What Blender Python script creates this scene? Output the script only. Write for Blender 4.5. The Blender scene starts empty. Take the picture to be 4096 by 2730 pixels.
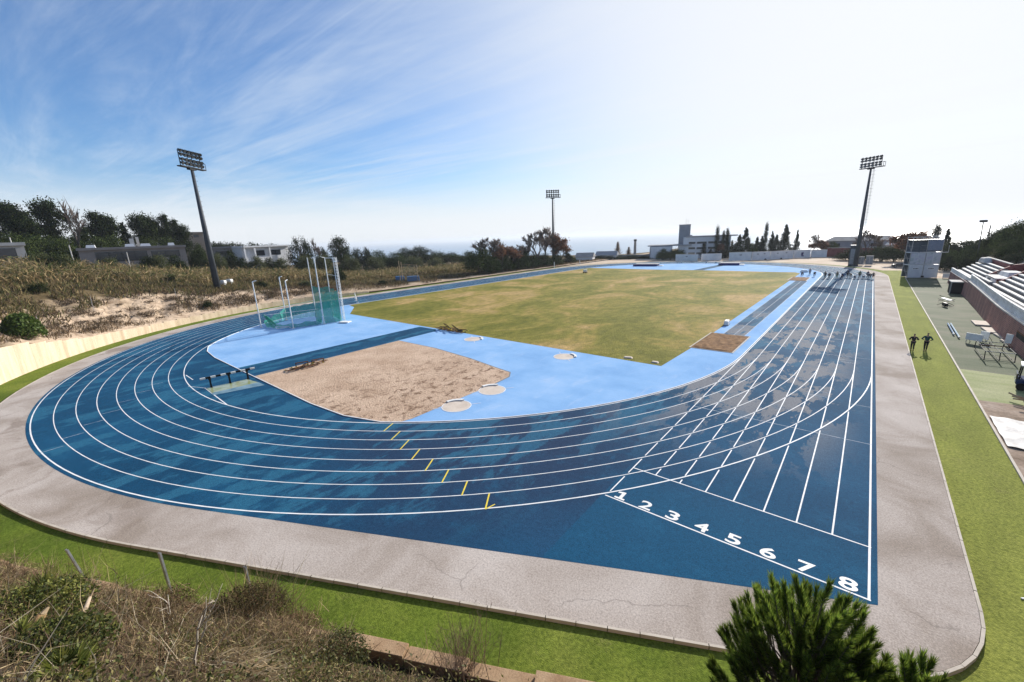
import bpy, bmesh, math, random
import numpy as np
from mathutils import Vector, Matrix
PI = math.pi
rnd = random.Random(7)
NR = np.random.default_rng(11)
sc = bpy.context.scene
C = sc.collection

# ------------------------------------------------------------------ helpers
def link(o):
    C.objects.link(o); return o

def tag(o, label=None, cat=None, group=None, kind=None):
    if label: o['label'] = label
    if cat: o['category'] = cat
    if group: o['group'] = group
    if kind: o['kind'] = kind
    return o

def thing(name, label, cat, loc=(0, 0, 0), rotz=0.0, group=None):
    o = link(bpy.data.objects.new(name, None))
    o.empty_display_size = 0.2
    o.location = loc; o.rotation_euler = (0, 0, rotz)
    return tag(o, label, cat, group)

def copy_tree(o, parent=None, mats=None):
    c = link(o.copy()); c.parent = parent
    for ch in list(o.children): copy_tree(ch, c)
    return c

class MB:
    """collects shapes, builds ONE mesh object"""
    def __init__(s):
        s.v = []; s.f = []; s.m = []; s.M = None
    def add(s, vs, fs, mi=0):
        b = len(s.v)
        for q in vs:
            q = Vector(q)
            s.v.append(tuple(s.M @ q) if s.M else tuple(q))
        for f in fs:
            s.f.append([b + i for i in f]); s.m.append(mi)
    def box(s, c, d, rz=0.0, mi=0, taper=1.0):
        cx, cy, cz = c; dx, dy, dz = d[0] / 2, d[1] / 2, d[2] / 2
        co, si = math.cos(rz), math.sin(rz); vs = []
        for z, k in ((-dz, 1), (dz, taper)):
            for x, y in ((-dx, -dy), (dx, -dy), (dx, dy), (-dx, dy)):
                x *= k; y *= k
                vs.append((cx + x * co - y * si, cy + x * si + y * co, cz + z))
        s.add(vs, [(3, 2, 1, 0), (4, 5, 6, 7), (0, 1, 5, 4), (1, 2, 6, 5), (2, 3, 7, 6), (3, 0, 4, 7)], mi)
    def bar(s, a, b, w=0.05, mi=0, n=6, w2=None, cap=True):
        a = Vector(a); b = Vector(b); d = b - a
        if d.length < 1e-6: return
        d.normalize(); w2 = w if w2 is None else w2
        u = d.orthogonal().normalized(); t = d.cross(u)
        vs = []
        for p, r in ((a, w), (b, w2)):
            for i in range(n):
                an = 2 * PI * i / n
                vs.append(p + (u * math.cos(an) + t * math.sin(an)) * r)
        fs = [(i, (i + 1) % n, n + (i + 1) % n, n + i) for i in range(n)]
        if cap: fs += [tuple(range(n - 1, -1, -1)), tuple(range(n, 2 * n))]
        s.add(vs, fs, mi)
    def tube(s, pts, rs, mi=0, n=6):
        pts = [Vector(p) for p in pts]; vs = []; fs = []
        for k, p in enumerate(pts):
            d = (pts[min(k + 1, len(pts) - 1)] - pts[max(k - 1, 0)])
            d = d.normalized() if d.length > 1e-6 else Vector((0, 0, 1))
            u = d.cross(Vector((0.31, 0.95, 0.05))).normalized(); t = d.cross(u)
            r = rs[k] if isinstance(rs, (list, tuple)) else rs
            for i in range(n):
                an = 2 * PI * i / n
                vs.append(p + (u * math.cos(an) + t * math.sin(an)) * r)
        for k in range(len(pts) - 1):
            for i in range(n):
                j = (i + 1) % n
                fs.append((k * n + i, k * n + j, (k + 1) * n + j, (k + 1) * n + i))
        fs += [tuple(range(n - 1, -1, -1)), tuple(range((len(pts) - 1) * n, len(pts) * n))]
        s.add(vs, fs, mi)
    def prism(s, poly, z0, z1, mi=0):
        n = len(poly)
        vs = [(x, y, z0) for x, y in poly] + [(x, y, z1) for x, y in poly]
        s.add(vs, [tuple(range(n - 1, -1, -1)), tuple(range(n, 2 * n))] + [(i, (i + 1) % n, n + (i + 1) % n, n + i) for i in range(n)], mi)
    def sheet(s, poly, z, mi=0):
        s.add([(x, y, z) for x, y in poly], [tuple(range(len(poly)))], mi)
    def strip(s, pts, w, z, mi=0, closed=False, off=0.0):
        n = len(pts); L = []; R = []
        for i in range(n):
            a = pts[(i - 1) % n] if (closed or i > 0) else pts[i]
            b = pts[(i + 1) % n] if (closed or i < n - 1) else pts[i]
            dx, dy = b[0] - a[0], b[1] - a[1]; l = math.hypot(dx, dy) or 1
            nx, ny = -dy / l, dx / l
            L.append((pts[i][0] + nx * (off + w / 2), pts[i][1] + ny * (off + w / 2), z)); R.append((pts[i][0] + nx * (off - w / 2), pts[i][1] + ny * (off - w / 2), z))
        vs = L + R
        rng = range(n if closed else n - 1)
        s.add(vs, [(n + i, n + (i + 1) % n, (i + 1) % n, i) for i in rng], mi)
    def wallstrip(s, pts, w, z0, z1, mi=0, closed=False):
        """raised kerb of width w along pts"""
        n = len(pts); L = []; R = []
        for i in range(n):
            a = pts[(i - 1) % n] if (closed or i > 0) else pts[i]
            b = pts[(i + 1) % n] if (closed or i < n - 1) else pts[i]
            dx, dy = b[0] - a[0], b[1] - a[1]; l = math.hypot(dx, dy) or 1
            nx, ny = -dy / l * w / 2, dx / l * w / 2
            L.append((pts[i][0] + nx, pts[i][1] + ny)); R.append((pts[i][0] - nx, pts[i][1] - ny))
        vs = [(x, y, z0) for x, y in L] + [(x, y, z1) for x, y in L] + [(x, y, z1) for x, y in R] + [(x, y, z0) for x, y in R]
        fs = []
        for i in range(n if closed else n - 1):
            j = (i + 1) % n
            for k in range(3):
                fs.append((k * n + i, (k + 1) * n + i, (k + 1) * n + j, k * n + j))
        s.add(vs, fs, mi)
    def build(s, name, mats, parent=None, smooth=False, bevel=0.0, world=True):
        me = bpy.data.meshes.new(name)
        vs = s.v
        if parent is not None and world:
            inv = parent_matrix(parent).inverted()
            vs = [tuple(inv @ Vector(q)) for q in vs]
        me.from_pydata(vs, [], s.f)
        if not isinstance(mats, (list, tuple)): mats = [mats]
        for m in mats: me.materials.append(m)
        me.polygons.foreach_set('material_index', s.m)
        if smooth: me.polygons.foreach_set('use_smooth', [True] * len(s.f))
        me.validate(); me.update()
        o = link(bpy.data.objects.new(name, me))
        if parent is not None: o.parent = parent
        if bevel:
            b = o.modifiers.new('bevel', 'BEVEL'); b.width = bevel; b.segments = 2; b.limit_method = 'ANGLE'
        return o

def parent_matrix(o):
    m = Matrix.Translation(o.location) @ o.rotation_euler.to_matrix().to_4x4()
    return parent_matrix(o.parent) @ m if o.parent else m

def fast(name, V, F4=None, F3=None, tint=None, mat=None, parent=None, world=True):
    V = np.asarray(V, dtype=np.float32)
    if parent is not None and world:
        inv = np.array(parent_matrix(parent).inverted())
        V = (V @ inv[:3, :3].T + inv[:3, 3]).astype(np.float32)
    me = bpy.data.meshes.new(name)
    me.vertices.add(len(V)); me.vertices.foreach_set('co', V.ravel())
    parts = []; starts = []; k = 0
    for F, n in ((F4, 4), (F3, 3)):
        if F is not None and len(F):
            F = np.asarray(F, dtype=np.int32); parts.append(F.ravel()); starts.append(k + n * np.arange(len(F))); k += F.size
    idx = np.concatenate(parts); st = np.concatenate(starts)
    me.loops.add(len(idx)); me.loops.foreach_set('vertex_index', idx)
    me.polygons.add(len(st)); me.polygons.foreach_set('loop_start', st.astype(np.int32))
    me.update(calc_edges=True)
    if tint is not None:
        t = np.ones((len(V), 4), dtype=np.float32); t[:, :3] = tint
        a = me.color_attributes.new('tint', 'FLOAT_COLOR', 'POINT'); a.data.foreach_set('color', t.ravel())
    if mat: me.materials.append(mat)
    o = link(bpy.data.objects.new(name, me))
    if parent is not None: o.parent = parent
    return o

def norm(a): return a / (np.linalg.norm(a, axis=1, keepdims=True) + 1e-9)

def blades(B, D, L, W, bend=None, rng=NR):
    """thin tapering blades: base, direction, length, width"""
    n = len(B); D = norm(D); s = norm(np.cross(D, norm(rng.normal(size=(n, 3)))))
    L = np.broadcast_to(L, (n,))[:, None]; W = np.broadcast_to(W, (n,))[:, None]
    bend = np.zeros((n, 3)) if bend is None else bend
    P = lambda t: B + D * L * t + bend * L * t * t
    m = P(.5)
    V = np.stack([B - s * W / 2, B + s * W / 2, m + s * W * .4, m - s * W * .4, P(1.0)], 1).reshape(-1, 3)
    i = 5 * np.arange(n)[:, None]
    return V, i + np.array([[0, 1, 2, 3]]), i + np.array([[3, 2, 4]])

def leaves(c, size, rng=NR, elong=1.6, up=0.0):
    n = len(c); a = norm(rng.normal(size=(n, 3)) + np.array([0, 0, up])); b = norm(np.cross(a, rng.normal(size=(n, 3))))
    s = np.broadcast_to(size, (n,))[:, None] * .5
    V = np.stack([c + a * s * elong, c + b * s, c - a * s * elong, c - b * s], 1).reshape(-1, 3)
    return V, 4 * np.arange(n)[:, None] + np.array([[0, 1, 2, 3]])

class Soup:
    def __init__(s): s.V = []; s.q = []; s.t = []; s.c = []; s.n = 0
    def add(s, V, q=None, t=None, tint=(1, 1, 1)):
        s.V.append(V)
        if q is not None: s.q.append(q + s.n)
        if t is not None: s.t.append(t + s.n)
        c = np.asarray(tint, dtype=np.float32)
        s.c.append(np.broadcast_to(c, (len(V), 3)) if c.ndim == 1 else np.repeat(c, len(V) // len(c), axis=0))
        s.n += len(V)
    def build(s, name, mat, parent=None, world=True):
        return fast(name, np.concatenate(s.V), np.concatenate(s.q) if s.q else None, np.concatenate(s.t) if s.t else None, np.concatenate(s.c), mat, parent, world)

def pick(cols, n, rng=NR, var=.25):
    cols = np.array(cols); c = cols[rng.integers(0, len(cols), n)]
    return c * (1 + var * rng.normal(size=(n, 1))).clip(.4, 1.8)

# ------------------------------------------------------------------ materials
def newmat(name):
    m = bpy.data.materials.new(name); m.use_nodes = True
    nt = m.node_tree; nt.nodes.clear()
    out = nt.nodes.new('ShaderNodeOutputMaterial'); b = nt.nodes.new('ShaderNodeBsdfPrincipled')
    nt.links.new(b.outputs[0], out.inputs[0])
    return m, nt, b, out

def N(nt, typ, **kw):
    n = nt.nodes.new(typ)
    for k, v in kw.items():
        if k.startswith('_'): setattr(n, k[1:], v)
        else: n.inputs[k.replace('__', ' ')].default_value = v
    return n

def pos_node(nt, stretch=(1, 1, 1), rot=0.0, obj=False):
    if obj:
        g = nt.nodes.new('ShaderNodeTexCoord'); o = g.outputs['Object']
    else:
        g = nt.nodes.new('ShaderNodeNewGeometry'); o = g.outputs['Position']
    mp = nt.nodes.new('ShaderNodeMapping'); mp.inputs['Scale'].default_value = stretch; mp.inputs['Rotation'].default_value = (0, 0, rot)
    nt.links.new(o, mp.inputs[0]); return mp.outputs[0]

def noise(nt, vec, scale, detail=5, rough=.6, dist=0.0):
    n = N(nt, 'ShaderNodeTexNoise', Scale=scale, Detail=detail, Roughness=rough, Distortion=dist)
    nt.links.new(vec, n.inputs['Vector']); return n.outputs['Fac']

def ramp(nt, fac, stops):
    r = nt.nodes.new('ShaderNodeValToRGB'); e = r.color_ramp.elements
    while len(e) < len(stops): e.new(.5)
    for k, (p, c) in enumerate(stops):
        e[k].position = p; e[k].color = (*c, 1) if len(c) == 3 else c
    nt.links.new(fac, r.inputs[0]); return r.outputs[0]

def sramp(nt, fac, a, b):
    r = N(nt, 'ShaderNodeMapRange'); r.interpolation_type = 'SMOOTHSTEP'
    r.inputs['From Min'].default_value = a; r.inputs['From Max'].default_value = b
    nt.links.new(fac, r.inputs['Value']); return r.outputs[0]

def math_(nt, op, a, b=None):
    n = nt.nodes.new('ShaderNodeMath'); n.operation = op
    for i, q in enumerate((a, b)):
        if q is None: continue
        if isinstance(q, (int, float)): n.inputs[i].default_value = q
        else: nt.links.new(q, n.inputs[i])
    return n.outputs[0]

def mix(nt, fac, a, b, blend='MIX'):
    n = nt.nodes.new('ShaderNodeMix'); n.data_type = 'RGBA'; n.blend_type = blend
    for s, q in ((0, fac), (6, a), (7, b)):
        if isinstance(q, (int, float)): n.inputs[s].default_value = q
        elif isinstance(q, (tuple, list)): n.inputs[s].default_value = (*q, 1) if len(q) == 3 else q
        else: nt.links.new(q, n.inputs[s])
    return n.outputs[2]

def bump(nt, b, fac, strength, dist=.02):
    n = N(nt, 'ShaderNodeBump', Strength=strength, Distance=dist)
    nt.links.new(fac, n.inputs['Height']); nt.links.new(n.outputs[0], b.inputs['Normal'])

def mat(name, cols, scale=3.0, rough=.8, bmp=0.0, bscale=20.0, metal=0.0, obj=False, spec=.12, stretch=(1, 1, 1), grain=0.0):
    m, nt, b, _ = newmat(name)
    v = pos_node(nt, stretch, 0, obj)
    if len(cols) == 1: cols = [tuple(c * .9 for c in cols[0]), tuple(min(1, c * 1.08) for c in cols[0])]
    k = len(cols)
    c = ramp(nt, noise(nt, v, scale), [(.33 + .34 * i / (k - 1), cols[i]) for i in range(k)])
    if grain:
        g = noise(nt, pos_node(nt, (1, 1, 1), 0, obj), bscale, 3, .7)
        c = mix(nt, 1.0, c, ramp(nt, g, [(.25, (1 - grain,) * 3), (.75, (1 + grain,) * 3)]), 'MULTIPLY')
    nt.links.new(c, b.inputs['Base Color'])
    b.inputs['Roughness'].default_value = rough; b.inputs['Metallic'].default_value = metal; b.inputs['Specular IOR Level'].default_value = spec
    if bmp: bump(nt, b, noise(nt, pos_node(nt, (1, 1, 1), 0, obj), bscale, 4, .7), bmp)
    return m

def foliage(name, rough=.6, trans=.3, nscale=1.5, spec=.25):
    """leaf colour from each leaf's own tint, light passes through thin leaves"""
    m, nt, b, out = newmat(name)
    a = nt.nodes.new('ShaderNodeAttribute'); a.attribute_name = 'tint'
    c = mix(nt, 1.0, a.outputs['Color'], ramp(nt, noise(nt, pos_node(nt), nscale, 3), [(.3, (.75, .75, .75)), (.7, (1.2, 1.2, 1.2))]), 'MULTIPLY')
    nt.links.new(c, b.inputs['Base Color']); b.inputs['Roughness'].default_value = rough; b.inputs['Specular IOR Level'].default_value = spec
    if trans:
        t = nt.nodes.new('ShaderNodeBsdfTranslucent'); nt.links.new(c, t.inputs[0])
        x = nt.nodes.new('ShaderNodeMixShader'); x.inputs[0].default_value = trans
        nt.links.new(b.outputs[0], x.inputs[1]); nt.links.new(t.outputs[0], x.inputs[2]); nt.links.new(x.outputs[0], out.inputs[0])
    return m

def netmat(name, col, density):
    m, nt, b, out = newmat(name)
    b.inputs['Base Color'].default_value = (*col, 1); b.inputs['Roughness'].default_value = .7
    t = nt.nodes.new('ShaderNodeBsdfTransparent'); x = nt.nodes.new('ShaderNodeMixShader')
    f = noise(nt, pos_node(nt, (1, 1, .5)), 2.2, 4)
    r = N(nt, 'ShaderNodeMapRange'); r.inputs['To Min'].default_value = density - .25; r.inputs['To Max'].default_value = density + .25
    nt.links.new(f, r.inputs['Value']); nt.links.new(r.outputs[0], x.inputs[0])
    nt.links.new(t.outputs[0], x.inputs[1]); nt.links.new(b.outputs[0], x.inputs[2]); nt.links.new(x.outputs[0], out.inputs[0])
    return m

# track surface: dark blue rubber, paler worn patches, greyish wear on the straight
def track_mat():
    m, nt, b, _ = newmat('track_rubber')
    v = pos_node(nt); sep = nt.nodes.new('ShaderNodeSeparateXYZ'); nt.links.new(v, sep.inputs[0])
    x, y = sep.outputs[0], sep.outputs[1]
    base = ramp(nt, noise(nt, v, .09, 4), [(.35, (.007, .050, .108)), (.65, (.010, .074, .155))])
    # sheen and wear painted in: darker, greyer colour at mid bend
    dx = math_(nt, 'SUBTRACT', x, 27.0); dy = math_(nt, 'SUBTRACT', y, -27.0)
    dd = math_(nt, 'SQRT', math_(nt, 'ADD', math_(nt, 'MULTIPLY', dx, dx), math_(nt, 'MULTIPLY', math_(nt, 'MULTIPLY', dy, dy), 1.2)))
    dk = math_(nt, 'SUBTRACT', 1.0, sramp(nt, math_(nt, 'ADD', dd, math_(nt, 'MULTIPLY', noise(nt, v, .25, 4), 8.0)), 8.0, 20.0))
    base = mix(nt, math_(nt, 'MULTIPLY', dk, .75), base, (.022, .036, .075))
    # pale scuffed patches on the left and front of the bend
    w = noise(nt, pos_node(nt, (.75, .3, 1), .5), .62, 9, .68, .25)
    sel = math_(nt, 'SUBTRACT', 1.0, sramp(nt, math_(nt, 'ADD', x, math_(nt, 'MULTIPLY', y, -.35)), 38.0, 47.0))
    pale = math_(nt, 'MULTIPLY', sramp(nt, w, .495, .56), math_(nt, 'MULTIPLY', sel, .62))
    base = mix(nt, pale, base, (.028, .135, .225))
    # grey-lilac wear on the home straight
    g = noise(nt, pos_node(nt, (1, .4, 1)), .36, 9, .7, .3)
    sy = math_(nt, 'MULTIPLY', sramp(nt, y, -24.0, -12.0), math_(nt, 'SUBTRACT', 1.0, sramp(nt, y, 12.0, 40.0)))
    sx = math_(nt, 'MULTIPLY', sramp(nt, x, 29.0, 34.0), math_(nt, 'SUBTRACT', 1.0, sramp(nt, x, 42.5, 46.0)))
    wear = math_(nt, 'MULTIPLY', math_(nt, 'MULTIPLY', sy, sx), sramp(nt, g, .485, .52))
    base = mix(nt, math_(nt, 'MULTIPLY', wear, .9), base, (.185, .19, .205))
    fresh = math_(nt, 'MULTIPLY', sramp(nt, math_(nt, 'ADD', x, math_(nt, 'MULTIPLY', y, .02)), 35.45, 35.5), math_(nt, 'SUBTRACT', 1.0, sramp(nt, y, -27.5, -24.0)))
    base = mix(nt, math_(nt, 'MULTIPLY', fresh, .8), base, (.009, .072, .145))
    fl = noise(nt, v, .5, 6, .7)
    base = mix(nt, math_(nt, 'MULTIPLY', sramp(nt, fl, .52, .66), .35), base, (.016, .10, .19))
    mid = noise(nt, v, 5.0, 5, .8)
    base = mix(nt, 1.0, base, ramp(nt, mid, [(.32, (.78, .78, .8)), (.68, (1.22, 1.22, 1.2))]), 'MULTIPLY')
    fine = noise(nt, v, 20.0, 3, .8)
    col = mix(nt, 1.0, base, ramp(nt, fine, [(.3, (.6, .6, .62)), (.72, (1.42, 1.42, 1.4))]), 'MULTIPLY')
    nt.links.new(col, b.inputs['Base Color'])
    b.inputs['Roughness'].default_value = .9
    b.inputs['Specular IOR Level'].default_value = .07
    bump(nt, b, noise(nt, v, 60.0, 2), .25, .01)
    return m

def turf_mat(name, a, c, d):
    m, nt, b, _ = newmat(name)
    v = pos_node(nt)
    base = ramp(nt, noise(nt, v, .16, 8, .65), [(.35, a), (.5, c), (.66, d)])
    sep = nt.nodes.new('ShaderNodeSeparateXYZ'); nt.links.new(v, sep.inputs[0])
    # backlight painted into the colour: lighter, yellower strip along the straight
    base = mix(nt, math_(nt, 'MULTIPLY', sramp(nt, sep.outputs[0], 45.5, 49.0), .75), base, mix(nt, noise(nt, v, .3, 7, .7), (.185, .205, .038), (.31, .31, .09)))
    worn = noise(nt, v, .8, 8, .75)
    base = mix(nt, math_(nt, 'MULTIPLY', sramp(nt, worn, .56, .68), .28), base, (.25, .22, .10))
    st = noise(nt, pos_node(nt, (1, .25, 1)), .9, 5)
    base = mix(nt, 1.0, base, ramp(nt, st, [(.3, (.85, .85, .85)), (.7, (1.15, 1.15, 1.1))]), 'MULTIPLY')
    f = noise(nt, v, 9.0, 6, .75)
    col = mix(nt, 1.0, base, ramp(nt, f, [(.3, (.42, .48, .42)), (.7, (1.55, 1.5, 1.4))]), 'MULTIPLY')
    nt.links.new(col, b.inputs['Base Color']); b.inputs['Roughness'].default_value = .95; b.inputs['Specular IOR Level'].default_value = .05
    bump(nt, b, noise(nt, v, 30.0, 3), .8, .04)
    return m

def field_mat():
    m, nt, b, _ = newmat('dry_field_grass')
    v = pos_node(nt)
    big = noise(nt, pos_node(nt, (1, .75, 1), .4), .085, 8, .62, .8)
    base = ramp(nt, big, [(.37, (.14, .14, .022)), (.47, (.21, .19, .04)), (.54, (.29, .225, .065)), (.62, (.41, .285, .13))])
    f = noise(nt, pos_node(nt, (1, .6, 1)), 1.1, 8, .7)
    col = mix(nt, 1.0, base, ramp(nt, f, [(.3, (.55, .62, .5)), (.7, (1.35, 1.28, 1.2))]), 'MULTIPLY')
    f2 = noise(nt, v, 8.0, 4, .8)
    col = mix(nt, 1.0, col, ramp(nt, f2, [(.3, (.7, .72, .65)), (.7, (1.25, 1.22, 1.2))]), 'MULTIPLY')
    nt.links.new(col, b.inputs['Base Color']); b.inputs['Roughness'].default_value = .9; b.inputs['Specular IOR Level'].default_value = .1
    bump(nt, b, noise(nt, v, 4.0, 6, .7), .9, .15)
    return m

def path_mat():
    m, nt, b, _ = newmat('grey_tarmac_path')
    v = pos_node(nt)
    base = ramp(nt, noise(nt, v, .22, 7, .6, .6), [(.34, (.30, .25, .21)), (.5, (.41, .355, .315)), (.66, (.49, .435, .395))])
    st = noise(nt, pos_node(nt, (.5, .5, 1)), .5, 7, .65, 1.2)
    sep = nt.nodes.new('ShaderNodeSeparateXYZ'); nt.links.new(v, sep.inputs[0])
    left = math_(nt, 'SUBTRACT', 1.0, sramp(nt, sep.outputs[0], 8.0, 30.0))
    base = mix(nt, math_(nt, 'MULTIPLY', math_(nt, 'MULTIPLY', sramp(nt, st, .5, .62), left), .6), base, (.20, .155, .125))
    f = noise(nt, v, 15.0, 4, .85)
    col = mix(nt, 1.0, base, ramp(nt, f, [(.3, (.6, .6, .6)), (.7, (1.35, 1.35, 1.35))]), 'MULTIPLY')
    vo = nt.nodes.new('ShaderNodeTexVoronoi'); vo.feature = 'DISTANCE_TO_EDGE'; vo.inputs['Scale'].default_value = .16
    wv = nt.nodes.new('ShaderNodeVectorMath'); wv.operation = 'ADD'; nz = N(nt, 'ShaderNodeTexNoise', Scale=.9, Detail=5); nt.links.new(v, nz.inputs['Vector']); nt.links.new(v, wv.inputs[0]); nt.links.new(nz.outputs['Color'], wv.inputs[1]); nt.links.new(wv.outputs[0], vo.inputs['Vector'])
    crack = math_(nt, 'MULTIPLY', math_(nt, 'SUBTRACT', 1.0, sramp(nt, vo.outputs['Distance'], .0, .006)), sramp(nt, noise(nt, v, .25, 3), .5, .56))
    col = mix(nt, math_(nt, 'MULTIPLY', crack, .4), col, (.12, .105, .095))
    sp = noise(nt, v, 3.2, 4, .7)
    col = mix(nt, math_(nt, 'MULTIPLY', sramp(nt, sp, .62, .72), .4), col, (.20, .17, .15))
    nt.links.new(col, b.inputs['Base Color']); b.inputs['Roughness'].default_value = .95; b.inputs['Specular IOR Level'].default_value = .06
    bump(nt, b, f, .5, .02)
    return m

def sand_mat():
    m, nt, b, _ = newmat('raked_sand')
    v = pos_node(nt)
    base = ramp(nt, noise(nt, v, .35, 4), [(.35, (.48, .34, .24)), (.65, (.62, .46, .34))])
    sep = nt.nodes.new('ShaderNodeSeparateXYZ'); nt.links.new(v, sep.inputs[0])
    right = sramp(nt, sep.outputs[0], 4.0, 17.0)
    d = noise(nt, pos_node(nt, (1, .8, 1), .5), 1.3, 10, .75, .8)
    base = mix(nt, math_(nt, 'MULTIPLY', sramp(nt, d, .5, .62), math_(nt, 'ADD', math_(nt, 'MULTIPLY', right, .8), .12)), base, (.15, .085, .05))
    f = noise(nt, v, 7.0, 5, .8)
    col = mix(nt, 1.0, base, ramp(nt, f, [(.3, (.62, .6, .58)), (.7, (1.25, 1.25, 1.25))]), 'MULTIPLY')
    nt.links.new(col, b.inputs['Base Color']); b.inputs['Roughness'].default_value = .95; b.inputs['Specular IOR Level'].default_value = .1
    bump(nt, b, noise(nt, v, 5.0, 6, .75), .8, .12)
    return m

def terrain_mat(name):
    m, nt, b, _ = newmat(name)
    v = pos_node(nt)
    a = nt.nodes.new('ShaderNodeAttribute'); a.attribute_name = 'tint'
    rill = noise(nt, pos_node(nt, (.9, .22, .9), .9), 1.1, 7, .7, .4)
    f = noise(nt, v, 2.0, 8, .75)
    col = mix(nt, 1.0, a.outputs['Color'], ramp(nt, rill, [(.36, (.55, .5, .45)), (.5, (1, 1, 1)), (.66, (1.15, 1.15, 1.12))]), 'MULTIPLY')
    col = mix(nt, 1.0, col, ramp(nt, f, [(.3, (.72, .72, .7)), (.7, (1.22, 1.2, 1.18))]), 'MULTIPLY')
    nt.links.new(col, b.inputs['Base Color']); b.inputs['Roughness'].default_value = .95; b.inputs['Specular IOR Level'].default_value = .1
    bump(nt, b, rill, 1.0, .35)
    return m

def brick_mat():
    m, nt, b, _ = newmat('red_brick')
    t = nt.nodes.new('ShaderNodeTexBrick')
    mp = nt.nodes.new('ShaderNodeMapping'); g = nt.nodes.new('ShaderNodeNewGeometry')
    mp.inputs['Rotation'].default_value = (PI / 2, 0, PI / 2)
    # bricks run along y, courses along z
    s = nt.nodes.new('ShaderNodeSeparateXYZ'); c = nt.nodes.new('ShaderNodeCombineXYZ')
    nt.links.new(g.outputs['Position'], s.inputs[0]); nt.links.new(s.outputs[1], c.inputs[0]); nt.links.new(s.outputs[2], c.inputs[1])
    nt.links.new(c.outputs[0], t.inputs['Vector'])
    t.inputs['Scale'].default_value = 1.0; t.inputs['Brick Width'].default_value = .5; t.inputs['Row Height'].default_value = .17; t.inputs['Mortar Size'].default_value = .015
    t.inputs['Color1'].default_value = (.30, .125, .10, 1); t.inputs['Color2'].default_value = (.22, .09, .08, 1); t.inputs['Mortar'].default_value = (.34, .24, .2, 1)
    col = mix(nt, 1.0, t.outputs[0], ramp(nt, noise(nt, pos_node(nt, (1, 1, .3)), .8, 6), [(.3, (.6, .6, .6)), (.7, (1.4, 1.35, 1.3))]), 'MULTIPLY')
    nt.links.new(col, b.inputs['Base Color']); b.inputs['Roughness'].default_value = .85
    return m

def sea_mat():
    m, nt, b, _ = newmat('sea_water')
    b.inputs['Base Color'].default_value = (.10, .2, .3, 1); b.inputs['Roughness'].default_value = .3
    b.inputs['Specular IOR Level'].default_value = .5
    bump(nt, b, noise(nt, pos_node(nt), .02, 6), .15, .6)
    return m

WHITE = mat('white_paint', [(.74, .74, .72)], rough=.55)
LINE = mat('line_paint', [(.66, .67, .68), (.82, .82, .82)], scale=1.5, rough=.7)
YEL = mat('yellow_paint', [(.74, .58, .07)], rough=.6)
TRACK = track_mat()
LIGHTBLUE = mat('light_blue_rubber', [(.20, .37, .62), (.24, .42, .67), (.29, .47, .71)], scale=.22, rough=.95, bmp=.2, bscale=40, grain=.16, spec=.06)
def apron_mat():
    m, nt, b, _ = newmat('light_blue_rubber'); v = pos_node(nt)
    col = ramp(nt, noise(nt, v, .22, 6), [(.33, (.185, .355, .61)), (.5, (.23, .41, .665)), (.67, (.29, .46, .70))])
    sc1 = noise(nt, pos_node(nt, (1, .35, 1), .6), .7, 9, .72, .6)
    col = mix(nt, math_(nt, 'MULTIPLY', sramp(nt, sc1, .54, .66), .35), col, (.40, .52, .70))
    sc2 = noise(nt, v, 1.7, 8, .75)
    col = mix(nt, math_(nt, 'MULTIPLY', sramp(nt, sc2, .60, .70), .4), col, (.20, .30, .44))
    sep = nt.nodes.new('ShaderNodeSeparateXYZ'); nt.links.new(v, sep.inputs[0])
    seam = math_(nt, 'LESS_THAN', math_(nt, 'MODULO', math_(nt, 'ADD', sep.outputs[1], 200.0), 1.22), .022)
    col = mix(nt, math_(nt, 'MULTIPLY', seam, .35), col, (.12, .24, .42))
    col = mix(nt, 1.0, col, ramp(nt, noise(nt, v, 24.0, 3, .8), [(.3, (.82, .82, .83)), (.7, (1.17, 1.17, 1.16))]), 'MULTIPLY')
    nt.links.new(col, b.inputs['Base Color']); b.inputs['Roughness'].default_value = .95; b.inputs['Specular IOR Level'].default_value = .06
    return m
LIGHTBLUE = apron_mat()
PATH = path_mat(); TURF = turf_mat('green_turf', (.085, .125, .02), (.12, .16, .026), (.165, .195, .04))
FIELD = field_mat(); SAND = sand_mat()
PITSAND = mat('brown_pit_sand', [(.10, .05, .022), (.19, .10, .045), (.26, .15, .07)], scale=1.6, rough=.95, bmp=1.0, bscale=5, grain=.35)
WORN = mat('worn_green_turf', [(.075, .095, .05), (.105, .12, .07), (.15, .145, .10)], scale=.35, rough=.9, bmp=.4, bscale=9, grain=.3, stretch=(.5, 1, 1))
PALE = mat('pale_turf', [(.22, .25, .10), (.33, .33, .18)], scale=.5, rough=.9, grain=.25, bscale=8, stretch=(.6, 1.3, 1))
EARTH = mat('bare_earth', [(.17, .12, .085), (.27, .2, .15), (.34, .27, .22)], scale=.6, rough=.95, bmp=.7, bscale=5, grain=.3)
YARD = mat('sandy_yard', [(.40, .29, .20), (.50, .39, .29), (.56, .47, .37)], scale=.12, rough=.95, grain=.15, bscale=3)
KERB = mat('cream_kerb', [(.42, .37, .31), (.54, .48, .41)], scale=1.2, rough=.8)
DISC = mat('concrete_disc', [(.50, .42, .35), (.62, .54, .46)], scale=1.0, rough=.85)
TERR = terrain_mat('bank_earth')
PLATE = mat('beige_concrete', [(.46, .35, .24), (.58, .46, .33), (.66, .54, .41)], scale=1.0, rough=.9, grain=.16, bscale=9, stretch=(1, 1, .12))
TAN = mat('tan_concrete', [(.30, .19, .11), (.42, .29, .18)], scale=1.6, rough=.95, grain=.3, bscale=26, bmp=.5)
BRICK = brick_mat(); SEA = sea_mat()
MAROON = mat('maroon_paint', [(.17, .05, .05), (.24, .085, .08)], scale=.6, rough=.7)
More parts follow.
